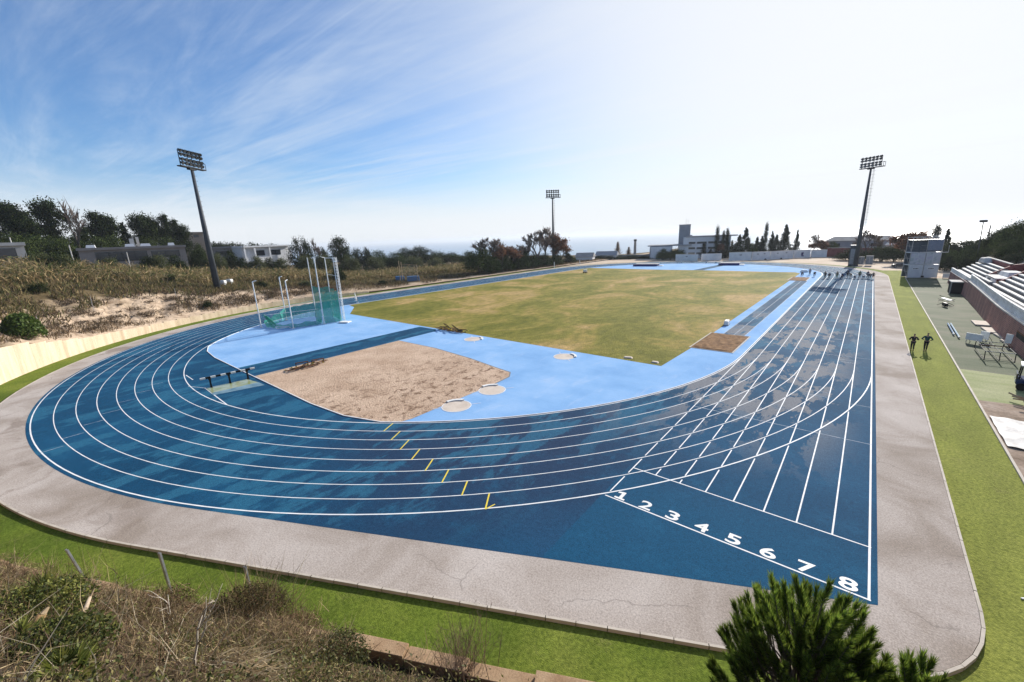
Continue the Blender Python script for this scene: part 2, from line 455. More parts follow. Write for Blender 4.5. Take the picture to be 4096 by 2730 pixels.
CONC = mat('grey_concrete', [(.22, .21, .2), (.32, .31, .3)], scale=.5, rough=.9, grain=.1)
CONC2 = mat('pale_concrete', [(.42, .40, .38), (.54, .52, .49)], scale=.5, rough=.9, grain=.1)
WALLW = mat('whitewash', [(.62, .62, .63), (.76, .76, .76)], scale=.6, rough=.85, grain=.08)
DARKM = mat('dark_steel', [(.014, .017, .021)], rough=.7, spec=.15)
STEEL = mat('galvanised_steel', [(.17, .18, .2), (.3, .31, .33)], scale=4, rough=.45, metal=.5)
LAMPG = mat('lamp_glass', [(.06, .065, .07)], rough=.2, spec=.6)
BLACK = mat('black_rubber', [(.012, .012, .013)], rough=.6)
GLASS = mat('window_glass', [(.03, .036, .045)], rough=.12, spec=.6)
BLUEM = mat('navy_mat', [(.012, .03, .13)], rough=.6)
BLUEC = mat('blue_cover', [(.05, .13, .27), (.08, .18, .33)], rough=.6)
WOOD = mat('weathered_wood', [(.28, .2, .12), (.42, .33, .22)], scale=4, rough=.9)
RUST = mat('rust_brown', [(.2, .1, .055)], rough=.9)
TARP = mat('white_tarpaulin', [(.42, .40, .38), (.54, .52, .5)], scale=1.4, rough=.6, bmp=1.0, bscale=3)
GREENNET = netmat('green_net', (.02, .33, .24), .64)
BARK = mat('bark', [(.07, .05, .038), (.12, .09, .07)], scale=3, rough=.95)
PALEBARK = mat('pale_bark', [(.26, .22, .18), (.38, .33, .28)], scale=3, rough=.95)
TWIGW = mat('bleached_wood', [(.42, .36, .29), (.58, .52, .44)], scale=5, rough=.9)
PINEL = foliage('pine_needles', trans=.42); FARL = foliage('far_needles', trans=.12, rough=.9, spec=.05); LEAF = foliage('green_leaf', trans=.35); DRY = foliage('dry_stalk', trans=.3, rough=.8, spec=.1)
SKIN = mat('skin', [(.38, .22, .15)], rough=.6)
HAIR = mat('dark_hair', [(.016, .012, .01)], rough=.6)
CLOTH = {k: mat('cloth_' + k, [c], rough=.9, spec=.1) for k, c in dict(black=(.02, .02, .026), navy=(.03, .045, .11), grey=(.11, .115, .125), teal=(.02, .07, .065), red=(.16, .025, .03), white=(.55, .55, .55), blue=(.04, .1, .28), green=(.06, .14, .06), tan=(.26, .17, .1), purple=(.05, .03, .12)).items()}

# ------------------------------------------------------------------ plan of the stadium (metres, x to the right, y away along the straight)
R0 = 36.24; LW = 1.22; YF = 84.39
NX, NY = .4452, -.8954          # the front right edge is a tangent with this normal
ANG = math.atan2(NY, NX)
YA, YB, YC, YD = -28.53, -25.5, -15.47, 4.3

def stadium(R, n=72):
    pts = [(R * math.cos(a), YF + R * math.sin(a)) for a in np.linspace(0, PI, n)]
    pts += [(R * math.cos(a), R * math.sin(a)) for a in np.linspace(PI, 2 * PI, n)]
    return pts

def outer(R, xr=None, corner=0.0, n=72, off=None):
    """track outline whose front right corner runs out along the tangent"""
    xr = R if xr is None else xr; off = R if off is None else off
    pts = [(R * math.cos(a), YF + R * math.sin(a)) for a in np.linspace(0, PI, n)]
    pts[0] = (xr, YF)
    pts += [(R * math.cos(a), R * math.sin(a)) for a in np.linspace(PI, 2 * PI + ANG, n)]
    yc = (off - NX * xr) / NY
    if corner:
        a = Vector((xr, yc)); d1 = Vector((-.8954, -.4452)) * corner; d2 = Vector((0, 1)) * corner
        for t in np.linspace(0, 1, 9).tolist():
            q = (1 - t) ** 2 * (a + d1) + 2 * t * (1 - t) * a + t * t * (a + d2); pts.append((q.x, q.y))
    else: pts.append((xr, yc))
    return pts

WR = 51.6
def wallpoint(s):
    """point and outward normal on the retaining-wall line, s metres from its front right end"""
    s = float(s); T = Vector((NX, NY)) * WR
    if s < 38: return T + Vector((.8954, .4452)) * (38 - s), Vector((NX, NY))
    arc = WR * (PI + ANG); s -= 38
    if s < arc:
        a = ANG - s / WR; n = Vector((math.cos(a), math.sin(a))); return n * WR, n
    s -= arc
    return Vector((-WR, s)), Vector((-1, 0))
ARC0, ARC1 = 38.0, 38.0 + WR * (PI + ANG)

def smooth(a, b, x):
    t = min(1, max(0, (x - a) / (b - a))); return t * t * (3 - 2 * t)

WH = [(0, 1.45), (55, 1.45), (70, 2.2), (82, 3.1), (86.5, 3.15), (91, 2.3), (97, 1.5), (107, .95), (118, .8), (ARC1, .75), (ARC1 + 14, .1), (ARC1 + 400, .05)]
def wall_h(s):
    for (a, p), (b, q) in zip(WH, WH[1:]):
        if s <= b: return p + (q - p) * (s - a) / (b - a)
    return WH[-1][1]
LV = [(-70, 9.0), (-42, 8.6), (-18, 5.2), (0, 3.4), (20, 1.2), (40, .7), (90, .1), (400, 0)]
def level(y):
    for (a, p), (b, q) in zip(LV, LV[1:]):
        if y <= b: return p + (q - p) * (y - a) / (b - a)
    return 0
def fall(x, y):
    return max(-73.4, -75 * smooth(185, 360, y + .12 * abs(x)) - 75 * smooth(260, 480, -x))
def lump(x, y): return .5 * math.sin(x * .35 + 1.3 * math.sin(y * .23)) * math.cos(y * .31) + .3 * math.sin(x * .9 + y * .7)
def bank_z(s, d):
    p, n = wallpoint(s); x, y = p + n * d
    w = wall_h(s)
    zl = w + min(.52 * d, max(level(y) - w, 0) * (1 - math.exp(-d / 7)) + .1) + min(4.5, .045 * max(0, d - 15)) * smooth(45, 5, y)
    zf = w - .35 + 1.07 * min(max(d - .4, 0), 8.6) + .05 * max(0, d - 9)
    t = smooth(68, 80, s)
    z = zf * (1 - t) + zl * t
    return z + .18 * min(1, d / 3) * lump(x, y) + fall(x, y) * smooth(8, 40, d), x, y

def bank_at(x, y):
    """height of the ground at x, y"""
    if y >= 0: s = ARC1 + y; d = -x - WR
    else:
        a = math.atan2(y, x)
        if a > ANG: d = NX * x + NY * y - WR; s = 38 - (x * .8954 + y * .4452)
        else: s = 38 + (ANG - a) * WR; d = math.hypot(x, y) - WR
    if d <= 0 or s < 0: return flat_z(x, y)
    return bank_z(s, d)[0]
def flat_z(x, y):
    h = -.2
    h += 5.6 * smooth(62.6, 66, x) * smooth(108, 90, y) + 4 * smooth(66, 120, x) + 1.2 * smooth(84, 130, y) * smooth(60, 80, x)
    return h + fall(x, y)

# ------------------------------------------------------------------ ground
b = MB()
xs = list(np.concatenate([np.linspace(-51.6, 60, 40), np.linspace(61, 70, 12), np.linspace(72, 140, 24), np.linspace(160, 900, 14)]))
ys = list(np.concatenate([np.linspace(-60, 80, 36), np.linspace(84, 130, 18), np.linspace(136, 380, 34), np.linspace(420, 900, 6)]))
vs = [(x, y, flat_z(x, y) + (.15 * lump(x, y) if x > 66 else 0)) for y in ys for x in xs]; nx = len(xs)
b.add(vs, [(j * nx + i, j * nx + i + 1, (j + 1) * nx + i + 1, (j + 1) * nx + i) for j in range(len(ys) - 1) for i in range(nx - 1)])
g = b.build('ground', YARD, smooth=True); tag(g, kind='structure')

ss = list(np.concatenate([np.linspace(0, 60, 61), np.linspace(61, 83, 18), np.linspace(83.4, ARC1 + 6, 150), np.linspace(ARC1 + 7, ARC1 + 40, 30), np.linspace(ARC1 + 44, ARC1 + 400, 50)]))
ds = [.05, .3, .6, 1, 1.5, 2, 2.5, 3, 3.6, 4.2, 4.8, 5.4, 6, 6.6, 7.3, 8, 9, 10, 12, 14, 17, 20, 24, 28, 34, 40, 50, 60, 75, 90, 110, 140, 180, 240, 320, 450, 700]
V = []; T = []
for s in ss:
    for d in ds:
        z, x, y = bank_z(s, d)
        if 83 < s < ARC1 + 6: q = s - .9 * d + .8 * math.sin(s * .31); z -= .38 * smooth(.3, 2, d) * smooth(12, 8, d) * (max(0, math.sin(q * 1.9 + 1.5 * math.sin(q * .43))) ** 3 + .5 * max(0, math.sin(q * 4.7)) ** 4)
        V.append((x, y, z))
        k = lump(x * 1.7, y * 1.3)
        sand = smooth(84, 88, s) * smooth(9.5 + 2 * k, 6 + 2 * k, d) * smooth(ARC1 + 10, ARC1 - 6, s)
        sand = max(sand, .8 * smooth(5, 2, d) * smooth(ARC1 - 6, ARC1 + 6, s))
        c0 = np.array((.06, .045, .027)) if s < 75 else np.array((.12, .09, .048))
        T.append(c0 * (1 - sand) + np.array((.50, .385, .285)) * sand)
nd = len(ds)
F = [(i * nd + j, i * nd + j + 1, (i + 1) * nd + j + 1, (i + 1) * nd + j) for i in range(len(ss) - 1) for j in range(nd - 1)]
o = fast('hillside', V, F, None, np.array(T), TERR); o.data.polygons.foreach_set('use_smooth', [True] * len(F)); tag(o, kind='structure')

b = MB(); b.box((0, 9000, -72.5), (60000, 42000, 1)); o = b.build('sea', SEA); tag(o, kind='structure')
b = MB()
TO = [(51.6, YF + 20)] + [(51.6 * math.cos(a), YF + 51.6 * math.sin(a)) for a in np.linspace(.38, PI, 60)] + [(51.6 * math.cos(a), 51.6 * math.sin(a)) for a in np.linspace(PI, 2 * PI + ANG, 80)] + [(60.5, -27.5), (51.6, -12)]
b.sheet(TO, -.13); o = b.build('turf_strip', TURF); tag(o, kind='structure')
PO = outer(48.65, 48.65, 3.2)
b = MB(); b.prism(PO, -.19, -.004); o = b.build('perimeter_path', PATH); tag(o, kind='structure')
b = MB(); KP = outer(48.7, 48.7, 3.2); KP.append(KP[0]); acc = []; tot = 0.0
for p_, q_ in zip(KP, KP[1:]):
    L_ = math.hypot(q_[0] - p_[0], q_[1] - p_[1]); n_ = max(1, round(L_ / 1.0))
    for i in range(n_):
        a_ = (p_[0] + (q_[0] - p_[0]) * (i + .012) / n_, p_[1] + (q_[1] - p_[1]) * (i + .012) / n_); c_ = (p_[0] + (q_[0] - p_[0]) * (i + .988) / n_, p_[1] + (q_[1] - p_[1]) * (i + .988) / n_)
        b.wallstrip([a_, c_], .085, -.18, .004 + .012 * rnd.random())
b.wallstrip([(51.6, y) for y in np.linspace(-16, YF + 16, 30)], .11, -.18, -.05)
o = b.build('kerb', KERB); tag(o, kind='structure')
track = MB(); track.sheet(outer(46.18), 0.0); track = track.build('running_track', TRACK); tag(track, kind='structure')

# infield: disc cut by the kerb of the water jump
def infield(R):
    pts = [(R * math.cos(a), YF + R * math.sin(a)) for a in np.linspace(0, PI, 60)]
    a0 = math.radians(180 + 52.5); pts += [(R * math.cos(a), R * math.sin(a)) for a in np.linspace(PI, a0, 26)]
    pts += [(-19.4, -30.35), (-16.5, -31.2), (-12, -31.6), (0, -31.6), (12, -31.55), (16.5, -31.2)]
    a1 = math.radians(360 - 56.8); pts += [(R * math.cos(a), R * math.sin(a)) for a in np.linspace(a1, 2 * PI, 40)]
    return pts
b = MB(); b.sheet(infield(36.12), .004); o = b.build('blue_apron', LIGHTBLUE); tag(o, kind='structure')
b = MB(); b.wallstrip(infield(36.12), .07, .0, .05, closed=True); o = b.build('infield_kerb', LINE); tag(o, kind='structure')
fp = [(31.15, -.3), (31.15, 88.6)] + [(x, 91.8 + .5 * math.sin(x * .2)) for x in np.linspace(29.6, -22, 14)] + [(35.95 * math.cos(a), YF + 35.95 * math.sin(a)) for a in np.linspace(math.radians(166), PI, 6)] + [(-35.95, -2.0), (-32.0, -3.1), (-25.3, -7.7), (30.9, -7.75)]
b = MB(); b.sheet(fp, .008); o = b.build('field_grass', FIELD); tag(o, kind='structure')
b = MB(); b.sheet([(-4.75, -31.62), (-.12, -31.62), (-.12, -9.0), (-1.0, -8.2), (-4.7, -8.2)], .009)
b.sheet([(32.25, 8.15), (34.55, 8.15), (34.55, 70.0), (32.25, 70.0)], .009)
b.sheet([(2.6, 91.9), (5.4, 91.9), (7.4, 119.4), (4.6, 119.8)], .012)
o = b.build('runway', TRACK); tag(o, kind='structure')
sp = [(0, -31.5), (12, -31.5), (16.5, -31.12), (19.4, -30.35), (20.9, -29.3), (21.1, -28.6), (21.12, -20), (20.95, -17.9), (20.2, -16.9), (18, -16.55), (13.6, -15.7), (7, -14.95), (0, -15.0)]
b = MB(); b.sheet(sp, .013); o = b.build('sand_area', SAND); tag(o, kind='structure')
b = MB(); b.strip(sp[6:] + [sp[0]], .13, .017); o = b.build('sand_border', mat('grey_border', [(.2, .21, .22)], rough=.9)); tag(o, kind='structure')
# jump pits, turned over sand a little raised
def pit(x0, x1, y0, y1, name):
    n = 26; V = []; T = []
    for j in range(n + 1):
        for i in range(n + 1):
            x = x0 + (x1 - x0) * i / n; y = y0 + (y1 - y0) * j / n
            e = min(i, n - i, j, n - j)
            V.append((x, y, .018 + (0 if e == 0 else .09 * rnd.random() + .05 * abs(math.sin(x * 3 + y * 1.5)))))
    F = [(j * (n + 1) + i, j * (n + 1) + i + 1, (j + 1) * (n + 1) + i + 1, (j + 1) * (n + 1) + i) for j in range(n) for i in range(n)]
    o = fast(name, V, F, None, None, PITSAND); tag(o, kind='structure')
    b = MB(); b.wallstrip([(x0 - .1, y0 - .1), (x1 + .1, y0 - .1), (x1 + .1, y1 + .1), (x0 - .1, y1 + .1)], .14, .0, .045, closed=True)
    b.build('pit_edge', KERB, o)
pit(31.05, 35.05, .2, 8.05, 'jump_pit'); pit(30.75, 34.2, 70.1, 78.0, 'jump_pit')

# painted lines: part of the track
b = MB()
def arcpts(R, a0, a1, n=90): return [(R * math.cos(a), R * math.sin(a)) for a in np.linspace(a0, a1, n)]
for k in range(9):
    b.strip(stadium(R0 + LW * k - (.05 if k == 8 else 0), 110), .075 if k in (0, 8) else .052, .004, closed=True)
for k in range(9):
    y0 = YA if k in (0, 8) else YB
    x = R0 + LW * k - (.05 if k == 8 else 0)
    cuts = [math.sqrt(max(0, (R0 + LW * j) ** 2 - x * x)) for j in range(k + 1, 9)]
    segs = [[y0, 0.0]]
    for c in cuts:
        for sgm in list(segs):
            if sgm[0] < -c < sgm[1]:
                segs.remove(sgm); segs += [[sgm[0], -c - .22], [-c + .22, sgm[1]]]
    for a, c in segs:
        if c - a > .05 and c - a < 40: b.strip([(x, a), (x, c)], .075 if k == 8 else .06, .0045)
x8 = R0 + LW * 8
b.strip([(R0 - .04, YA), (x8, YA)], .07, .005); b.strip([(R0, YB), (x8, YB)], .06, .005)
b.build('lane_lines', LINE, track)
b = MB()
b.strip([(R0, YC), (x8, YC)], .045, .0055)
for k, (a, c) in enumerate([(YD, 3), (11.5, 5), (3.0, 6), (2.1, 6), (-7.5, 5), (-8.6, 5), (-9.1, 7), (22, 2), (33, 4)]): b.strip([(R0 + LW * c, a), (R0 + LW * min(8, c + (5 if k in (0, 7) else 1)), a)], .04, .0055)
for k, (a0, r0) in enumerate([(-98.75, 37.9), (-95.85, 38.85), (-93.1, 40.0), (-90.0, 41.2), (-87.6, 42.4), (-85.2, 43.7), (-83.1, 44.95)]):
    a = math.radians(a0); b.strip([(r0 * math.cos(a), r0 * math.sin(a)), ((r0 + 1.05) * math.cos(a), (r0 + 1.05) * math.sin(a))], .05, .0055)
b.strip([(R0, YF), (x8, YF)], .06, .0055)
b.strip([(32.3, 8.2), (32.3, 70)], .06, .013); b.strip([(33.42, 8.2), (33.42, 70)], .06, .013); b.strip([(34.55, 8.2), (34.55, 70)], .07, .013)
b.build('faded_lines', mat('worn_line_paint', [(.1, .2, .3), (.6, .62, .66)], scale=2.2, rough=.8), track)
b = MB()
for k in range(8):
    a = math.radians(-55.4 + 1.46 * k); r = R0 + LW * k
    a2 = a - .3 / r
    b.strip([(r * math.cos(a) + .04, r * math.sin(a)), ((r + LW) * math.cos(a - .004), (r + LW) * math.sin(a - .004))], .075, .0058)
    if k > 6: b.strip([((r + LW) * math.cos(a - .004), (r + LW) * math.sin(a - .004)), ((r + LW - .3) * math.cos(a + .006), (r + LW - .3) * math.sin(a + .006))], .06, .0062)
b.build('yellow_marks', YEL, track)
for k in range(8):
    fc = bpy.data.curves.new('digit', 'FONT'); fc.body = str(k + 1); fc.size = .86; fc.align_x = 'CENTER'; fc.offset = .018; fc.extrude = 0
    tmp = link(bpy.data.objects.new('digit', fc)); bpy.context.view_layer.update()
    me = bpy.data.meshes.new_from_object(tmp.evaluated_get(bpy.context.evaluated_depsgraph_get())); bpy.data.objects.remove(tmp)
    me.materials.clear(); me.materials.append(WHITE)
    co = np.empty(len(me.vertices) * 3); me.vertices.foreach_get('co', co); co = co.reshape(-1, 3)
    lo, hi = co.min(0), co.max(0)
    co[:, 1] = (co[:, 1] - lo[1]) / (hi[1] - lo[1]) * .61; w = .42 if k == 0 else .54
    co[:, 0] = ((co[:, 0] - lo[0]) / (hi[0] - lo[0]) - .5) * w; co[:, 2] = 0
    me.vertices.foreach_set('co', co.ravel()); me.update()
    if k == 0:
        me = bpy.data.meshes.new('digit'); o1 = [(-.25, 0), (.25, 0), (.25, .12), (.105, .12), (.105, .63), (-.03, .63), (-.24, .545), (-.24, .43), (-.06, .475), (-.06, .12), (-.25, .12)]
        me.from_pydata([(x, y, 0) for x, y in o1], [], [(0, 1, 2, 3, 9, 10), (3, 4, 5, 8, 9), (5, 6, 7, 8)]); me.materials.append(WHITE)
    d = link(bpy.data.objects.new('lane_number', me)); d.parent = track; d.location = (R0 + LW * (k + .5), YA + .1, .006)
    d['label'] = 'white painted lane number %d' % (k + 1)

# water jump: shallow pool and worn ramp
b = MB(); b.sheet([(-.05, -35.5), (.32, -32.3), (2.35, -32.0), (1.95, -35.55)], .006)
m, nt, bs, _ = newmat('shallow_water'); bs.inputs['Base Color'].default_value = (.33, .37, .22, 1); bs.inputs['Roughness'].default_value = .08
nt.links.new(ramp(nt, noise(nt, pos_node(nt), .9, 6), [(.35, (.40, .43, .33)), (.6, (.25, .28, .11))]), bs.inputs['Base Color'])
o = b.build('water_jump_pool', m); tag(o, kind='structure')
b = MB(); b.sheet([(1.95, -35.56), (2.35, -31.98), (3.75, -31.95), (2.75, -35.62)], .0065); o = b.build('water_jump_ramp', mat('worn_blue', [(.08, .17, .24), (.2, .3, .36)], scale=1.4, rough=.8)); tag(o, kind='structure')
b = MB(); b.strip([(-.14, -35.5), (6.39, -35.66)], .08, .006); b.strip([(-4.1, -35.48), (-6.7, -35.47)], .07, .006); b.strip([(-2.2, -36.3), (-.14, -35.5)], .04, .006); o = b.build('jump_lines', LINE); tag(o, kind='structure')

# worn ground on the right, in front of the stands
def rsheet(name, m, poly, z):
    b = MB(); b.sheet(poly, z); o = b.build(name, m); tag(o, kind='structure')
rsheet('worn_turf', WORN, [(51.66, 5.2), (60, 4.6), (60, 85.5), (51.66, 85.5)], -.12)
rsheet('pale_turf_patch', PALE, [(51.66, 5.2), (51.66, -3.2), (60, -2.4), (60, 4.6)], -.118)
rsheet('bare_earth', EARTH, [(51.66, -3.2), (51.66, -25), (62, -25), (62, -2.4)], -.116)

# ------------------------------------------------------------------ retaining wall of upright plates
def plates(s0, s1, L, m, name, label, thick, step):
    t = thing(name, label, 'wall', (*wallpoint((s0 + s1) / 2)[0], 0))
    s = s0; k = 0
    while s < s1 - .2:
        e = min(s + L, s1); h = wall_h((s + e) / 2) + (step * ((k % 3) - 1) if step else 0) + .02 * rnd.random()
        b = MB(); P = []
        for q in ((s + .003, e - .003) if not step else (s + .015, e - .015)):
            p, n = wallpoint(q); P.append((p - n * thick * .0, p + n * thick))
        poly = [tuple(P[0][0]), tuple(P[1][0]), tuple(P[1][1]), tuple(P[0][1])][::-1]
        dz = .17 if not step else 0
        b.prism(poly, -.3, h)
        nv = len(b.v)
        if dz:   # plate top drops a little towards one end
            for i in (4, 7): b.v[i] = (b.v[i][0], b.v[i][1], b.v[i][2] + dz)
        o = b.build('wall_panel', m, t, bevel=.012)
        s = e; k += 1
plates(79, ARC1 + 12, 2.4, PLATE, 'retaining_wall', 'beige concrete plate wall with toothed top round the left bend', .2, 0)
plates(4, 66, 1.75, TAN, 'retaining_wall', 'tan concrete plank wall at the foot of the overgrown near bank', .38, .08)

# ------------------------------------------------------------------ floodlight masts
FL = None
def mast(x, y, z0, ztop, face, label):
    global FL
    t = thing('floodlight_mast', label, 'floodlight mast', (x, y, z0), face, 'tall floodlight masts round the track')
    H = ztop - z0
    b = MB(); b.bar((0, 0, 0), (0, 0, H), .62, n=14, w2=.24); b.build('pole', STEELMAST, t, world=False, smooth=True)
    b = MB()
    b.box((0, 0, .03), (1.1, 1.1, .06)); b.box((0, 0, .12), (.9, .9, .12)); b.build('base_plate', STEEL, t, world=False)
    b = MB()
    for sx in (-.2, .2): b.bar((-.75 + sx * 0, -.35 + sx, 2.2), (-.62, -.35 + sx, H - .2), .025, n=4)
    z = 2.3
    while z < H: b.bar((-.72, -.55, z), (-.72, -.15, z), .018, n=4); z += .45
    z = 4.0
    while z < H - .5:
        for i in range(6):
            a0, a1 = PI * (.5 + i / 6), PI * (.5 + (i + 1) / 6)
            b.bar((-.74 + .38 * math.cos(a0), -.35 + .34 * math.sin(a0), z), (-.74 + .38 * math.cos(a1), -.35 + .34 * math.sin(a1), z), .022, n=4)
        b.bar((-.7, -.35, z), (-.2, 0, z), .025, n=4)
        z += .95
    b.build('ladder', DARKM, t, world=False)
    b = MB(); b.box((-.2, 0, H + .12), (6.1, .9, .2)); b.box((0, 0, H - .12), (1.6, .7, .3))
    for y in (-.42, .42): b.bar((-3.2, y, H + .2), (-3.2, y, H + 1.3), .05, n=4); b.bar((-3.2, y, H + 1.3), (-2.6, y, H + 1.3), .05, n=4)
    b.bar((-3.2, -.42, H + 1.3), (-3.2, .42, H + 1.3), .05, n=4)
    b.build('platform', DARKM, t, world=False)
    b = MB()
    for x_ in (-2.5, 2.5, -.5, .5): b.bar((x_, 0, H + .2), (x_, 0, H + 3.0), .07, n=5)
    for z in (.65, 1.3, 2.15, 2.8): b.bar((-2.55, 0, H + z), (2.55, 0, H + z), .05, n=5)
    b.build('lamp_frame', DARKM, t, world=False)
    if FL is None:
        b = MB(); n = 12
        prof = [(-.28, .10), (-.24, .2), (-.05, .33), (.06, .37)]
        for (ya, ra), (yb, rb) in zip(prof, prof[1:]): b.bar((0, ya, 0), (0, yb, 0), ra, n=n, w2=rb, cap=True)
        b.bar((0, .06, 0), (0, .075, 0), .34, n=n, mi=1)
        b.box((0, -.36, -.02), (.22, .22, .26)); b.box((-.39, 0, -.05), (.04, .1, .4)); b.box((.39, 0, -.05), (.04, .1, .4))
        o = b.build('floodlight', [DARKM, LAMPG]); FL = o.data; bpy.data.objects.remove(o)
    for r, z in enumerate((.65, 1.3, 2.15, 2.8)):
        for c in range(6):
            o = link(bpy.data.objects.new('floodlight', FL)); o.parent = t
            o.location = (-2.3 + 4.6 * c / 5, .42, H + z); o.rotation_euler = (-.5 - .07 * r, 0, .18 * (c - 2.5) * .6)
    return t
STEELMAST = mat('dark_mast_steel', [(.05, .056, .065), (.075, .083, .095)], scale=.4, rough=.6)
mast(-58, -18.1, bank_at(-58, -18.1) - .1, 27.2, math.atan2(45, 58) - PI / 2, 'tall floodlight mast standing on the scrubby bank by the left bend')
mast(-57.9, 102.4, bank_at(-57.9, 102.4) - .1, 27.0, math.atan2(-60, 58) - PI / 2, 'floodlight mast rising among the bare trees behind the back straight')
mast(41.8, 118.3, flat_z(41.8, 118.3), 27.4, math.atan2(-75, -42) - PI / 2, 'floodlight mast beyond the far bend, near the starting runners')
t = thing('equipment_column', 'grey equipment column standing beside the mast beyond the far bend', 'utility box', (40.9, 118.9, -.2))
b = MB(); b.box((40.75, 118.9, 2.8), (1.5, 1.0, 6.0)); b.build('housing', STEELMAST, t, bevel=.03)
b = MB(); b.box((40.75, 118.34, 2.6), (1.1, .08, 4.6)); b.build('door', STEEL, t)
b = MB(); b.box((40.75, 118.9, 5.9), (1.7, 1.15, .2)); b.build('cap', STEEL, t)
for x, y, w, h, lb in ((42.9, 121.6, 1.5, 2.3, 'wider grey cabinet at the foot of the mast beyond the far bend'), (44.9, 121.4, 1.7, 2.6, 'grey cabinet with white seam, next to the red wall end of the far yard')):
    t = thing('electric_cabinet', lb, 'cabinet', (x, y, flat_z(x, y)))
    b = MB(); b.box((x, y, h / 2 + .05), (w, .9, h)); b.build('housing', CONC2, t, bevel=.02)
    b = MB(); b.box((x - w * .24, y - .47, h / 2), (w * .42, .04, h * .85)); b.build('door', STEEL, t)
    b = MB(); b.box((x + w * .24, y - .47, h / 2), (w * .42, .04, h * .85)); b.build('door', STEEL, t)
    b = MB(); b.box((x, y, h + .09), (w + .15, 1.05, .1)); b.build('cap', CONC, t)

# ------------------------------------------------------------------ throwing cage
cg = thing('throwing_cage', 'hammer and discus cage of white posts and green netting on the blue apron', 'throwing cage', (-25, -15, 0))
posts = [(-26.91, -21.51, 7.1, .08), (-29.84, -16.57, 7.2, .085), (-21.35, -19.0, 7.15, .085), (-28.65, -12.08, 10.0, .075), (-20.29, -14.75, 10.1, .085), (-25.74, -10.51, 10.0, .075)]
for x, y, h, r in posts:
    b = MB(); b.bar((x, y, 0), (x, y, h), r, n=8)
    d = Vector((-25 - x, -14 - y, 0)).normalized() * .55
    b.bar((x, y, h), (x + d.x, y + d.y, h + .12), r * .7, n=6); b.box((x, y, .03), (.4, .4, .06)); b.build('post', WHITE, cg)
x, y = -19.84, -12.06
b = MB()
for dx, dy in ((0, 0), (.45, .12), (.1, .5)): b.bar((x + dx, y + dy, 0), (x + dx, y + dy, 10.1), .05, n=6)
z = .3; k = 0
Q = [(0, 0), (.45, .12), (.1, .5)]
while z < 9.8:
    for i in range(3):
        p, q = Q[i], Q[(i + 1) % 3]; b.bar((x + p[0], y + p[1], z), (x + q[0], y + q[1], z + .45), .02, n=4)
    z += .45
b.build('lattice_post', WHITE, cg)
b = MB(); b.bar((-19.84, -12.06, 10.05), (-25.74, -10.51, 9.95), .05, n=6); b.bar((-19.84, -12.06, 7.3), (-25.74, -10.51, 7.3), .03, n=6); b.build('top_rail', WHITE, cg)
b = MB(); b.bar((-26.9, -21.4, 2.6), (-28.65, -12.08, 2.8), .035, n=5); b.bar((-25.6, -21.2, 2.0), (-21.5, -14.5, 2.3), .035, n=5); b.build('side_rail', WHITE, cg)
b = MB(); b.bar((-23.6, -20.6, .0), (-21.4, -19.6, .35), .04, n=5); b.bar((-21.4, -19.6, .35), (-21.6, -19.2, 0), .04, n=5); b.bar((-23.6, -20.6, .35), (-21.4, -19.6, .35), .04, n=5); b.bar((-23.6, -20.6, 0), (-23.6, -20.6, .35), .04, n=5); b.build('foot_frame', WHITE, cg)
def netpanel(pts, zt, zb, name='net'):
    """hanging net along pts, sagging folds"""
    V = []; n = 0; rows = 8; cols = []
    P = [Vector(p) for p in pts]
    for a, c in zip(P, P[1:]):
        m = max(2, int((c - a).length / .45))
        cols += [(a.lerp(c, i / m), (a.lerp(c, i / m))) for i in range(m)]
    cols.append((P[-1], P[-1])); nc = len(cols)
    for j in range(rows + 1):
        f = j / rows
        for i, (p, _) in enumerate(cols):
            u = i / (nc - 1)
            z1 = zt[0] + (zt[1] - zt[0]) * u - .25 * math.sin(PI * u * 3) ** 2
            w = .16 * math.sin(i * 1.9 + j * .5) * (.3 + f)
            V.append((p.x + w, p.y + w * .6, z1 + (zb - z1) * f))
    F = [(j * nc + i, j * nc + i + 1, (j + 1) * nc + i + 1, (j + 1) * nc + i) for j in range(rows) for i in range(nc - 1)]
    b = MB(); b.add(V, F); return b.build(name, GREENNET, cg, smooth=True)
netpanel([(-28.65, -12.08), (-25.74, -10.51), (-20.0, -12.0)], (5.3, 5.0), .05)
netpanel([(-19.95, -12.1), (-20.35, -14.7)], (5.0, 4.9), .05)
netpanel([(-20.6, -14.9), (-24.5, -14.0)], (3.0, 2.0), .1)
netpanel([(-28.65, -12.08), (-29.8, -16.6)], (2.6, 2.2), .05)
netpanel([(-29.8, -16.6), (-26.6, -21.0), (-23.6, -20.6)], (2.1, .5), .03)
netpanel([(-23.6, -20.4), (-21.4, -18.6), (-20.4, -15.0)], (.7, .9), .03)
b = MB()
for i in range(5): b.bar((-26.6 + .12 * i, -21.0 + .1 * i, 2.0 - .1 * i), (-24.9 + .22 * i, -20.7 + .16 * i, .15), .05 + .02 * (i % 2), n=6)
b.build('net_bundle', mat('bundled_net', [(.02, .2, .12), (.03, .3, .2)], scale=5, rough=.8), cg)
t = thing('white_mat', 'small white mat lying by the foot of the cage lattice post', 'mat', (-18.2, -12.3, 0)); b = MB(); b.box((-18.2, -12.4, .12), (1.6, 1.1, .16), .5); b.build('pad', WHITE, t, bevel=.03)
b = MB(); b.box((-18.2, -12.4, .035), (1.45, .98, .05), .5); b.build('underside', CLOTH['blue'], t)

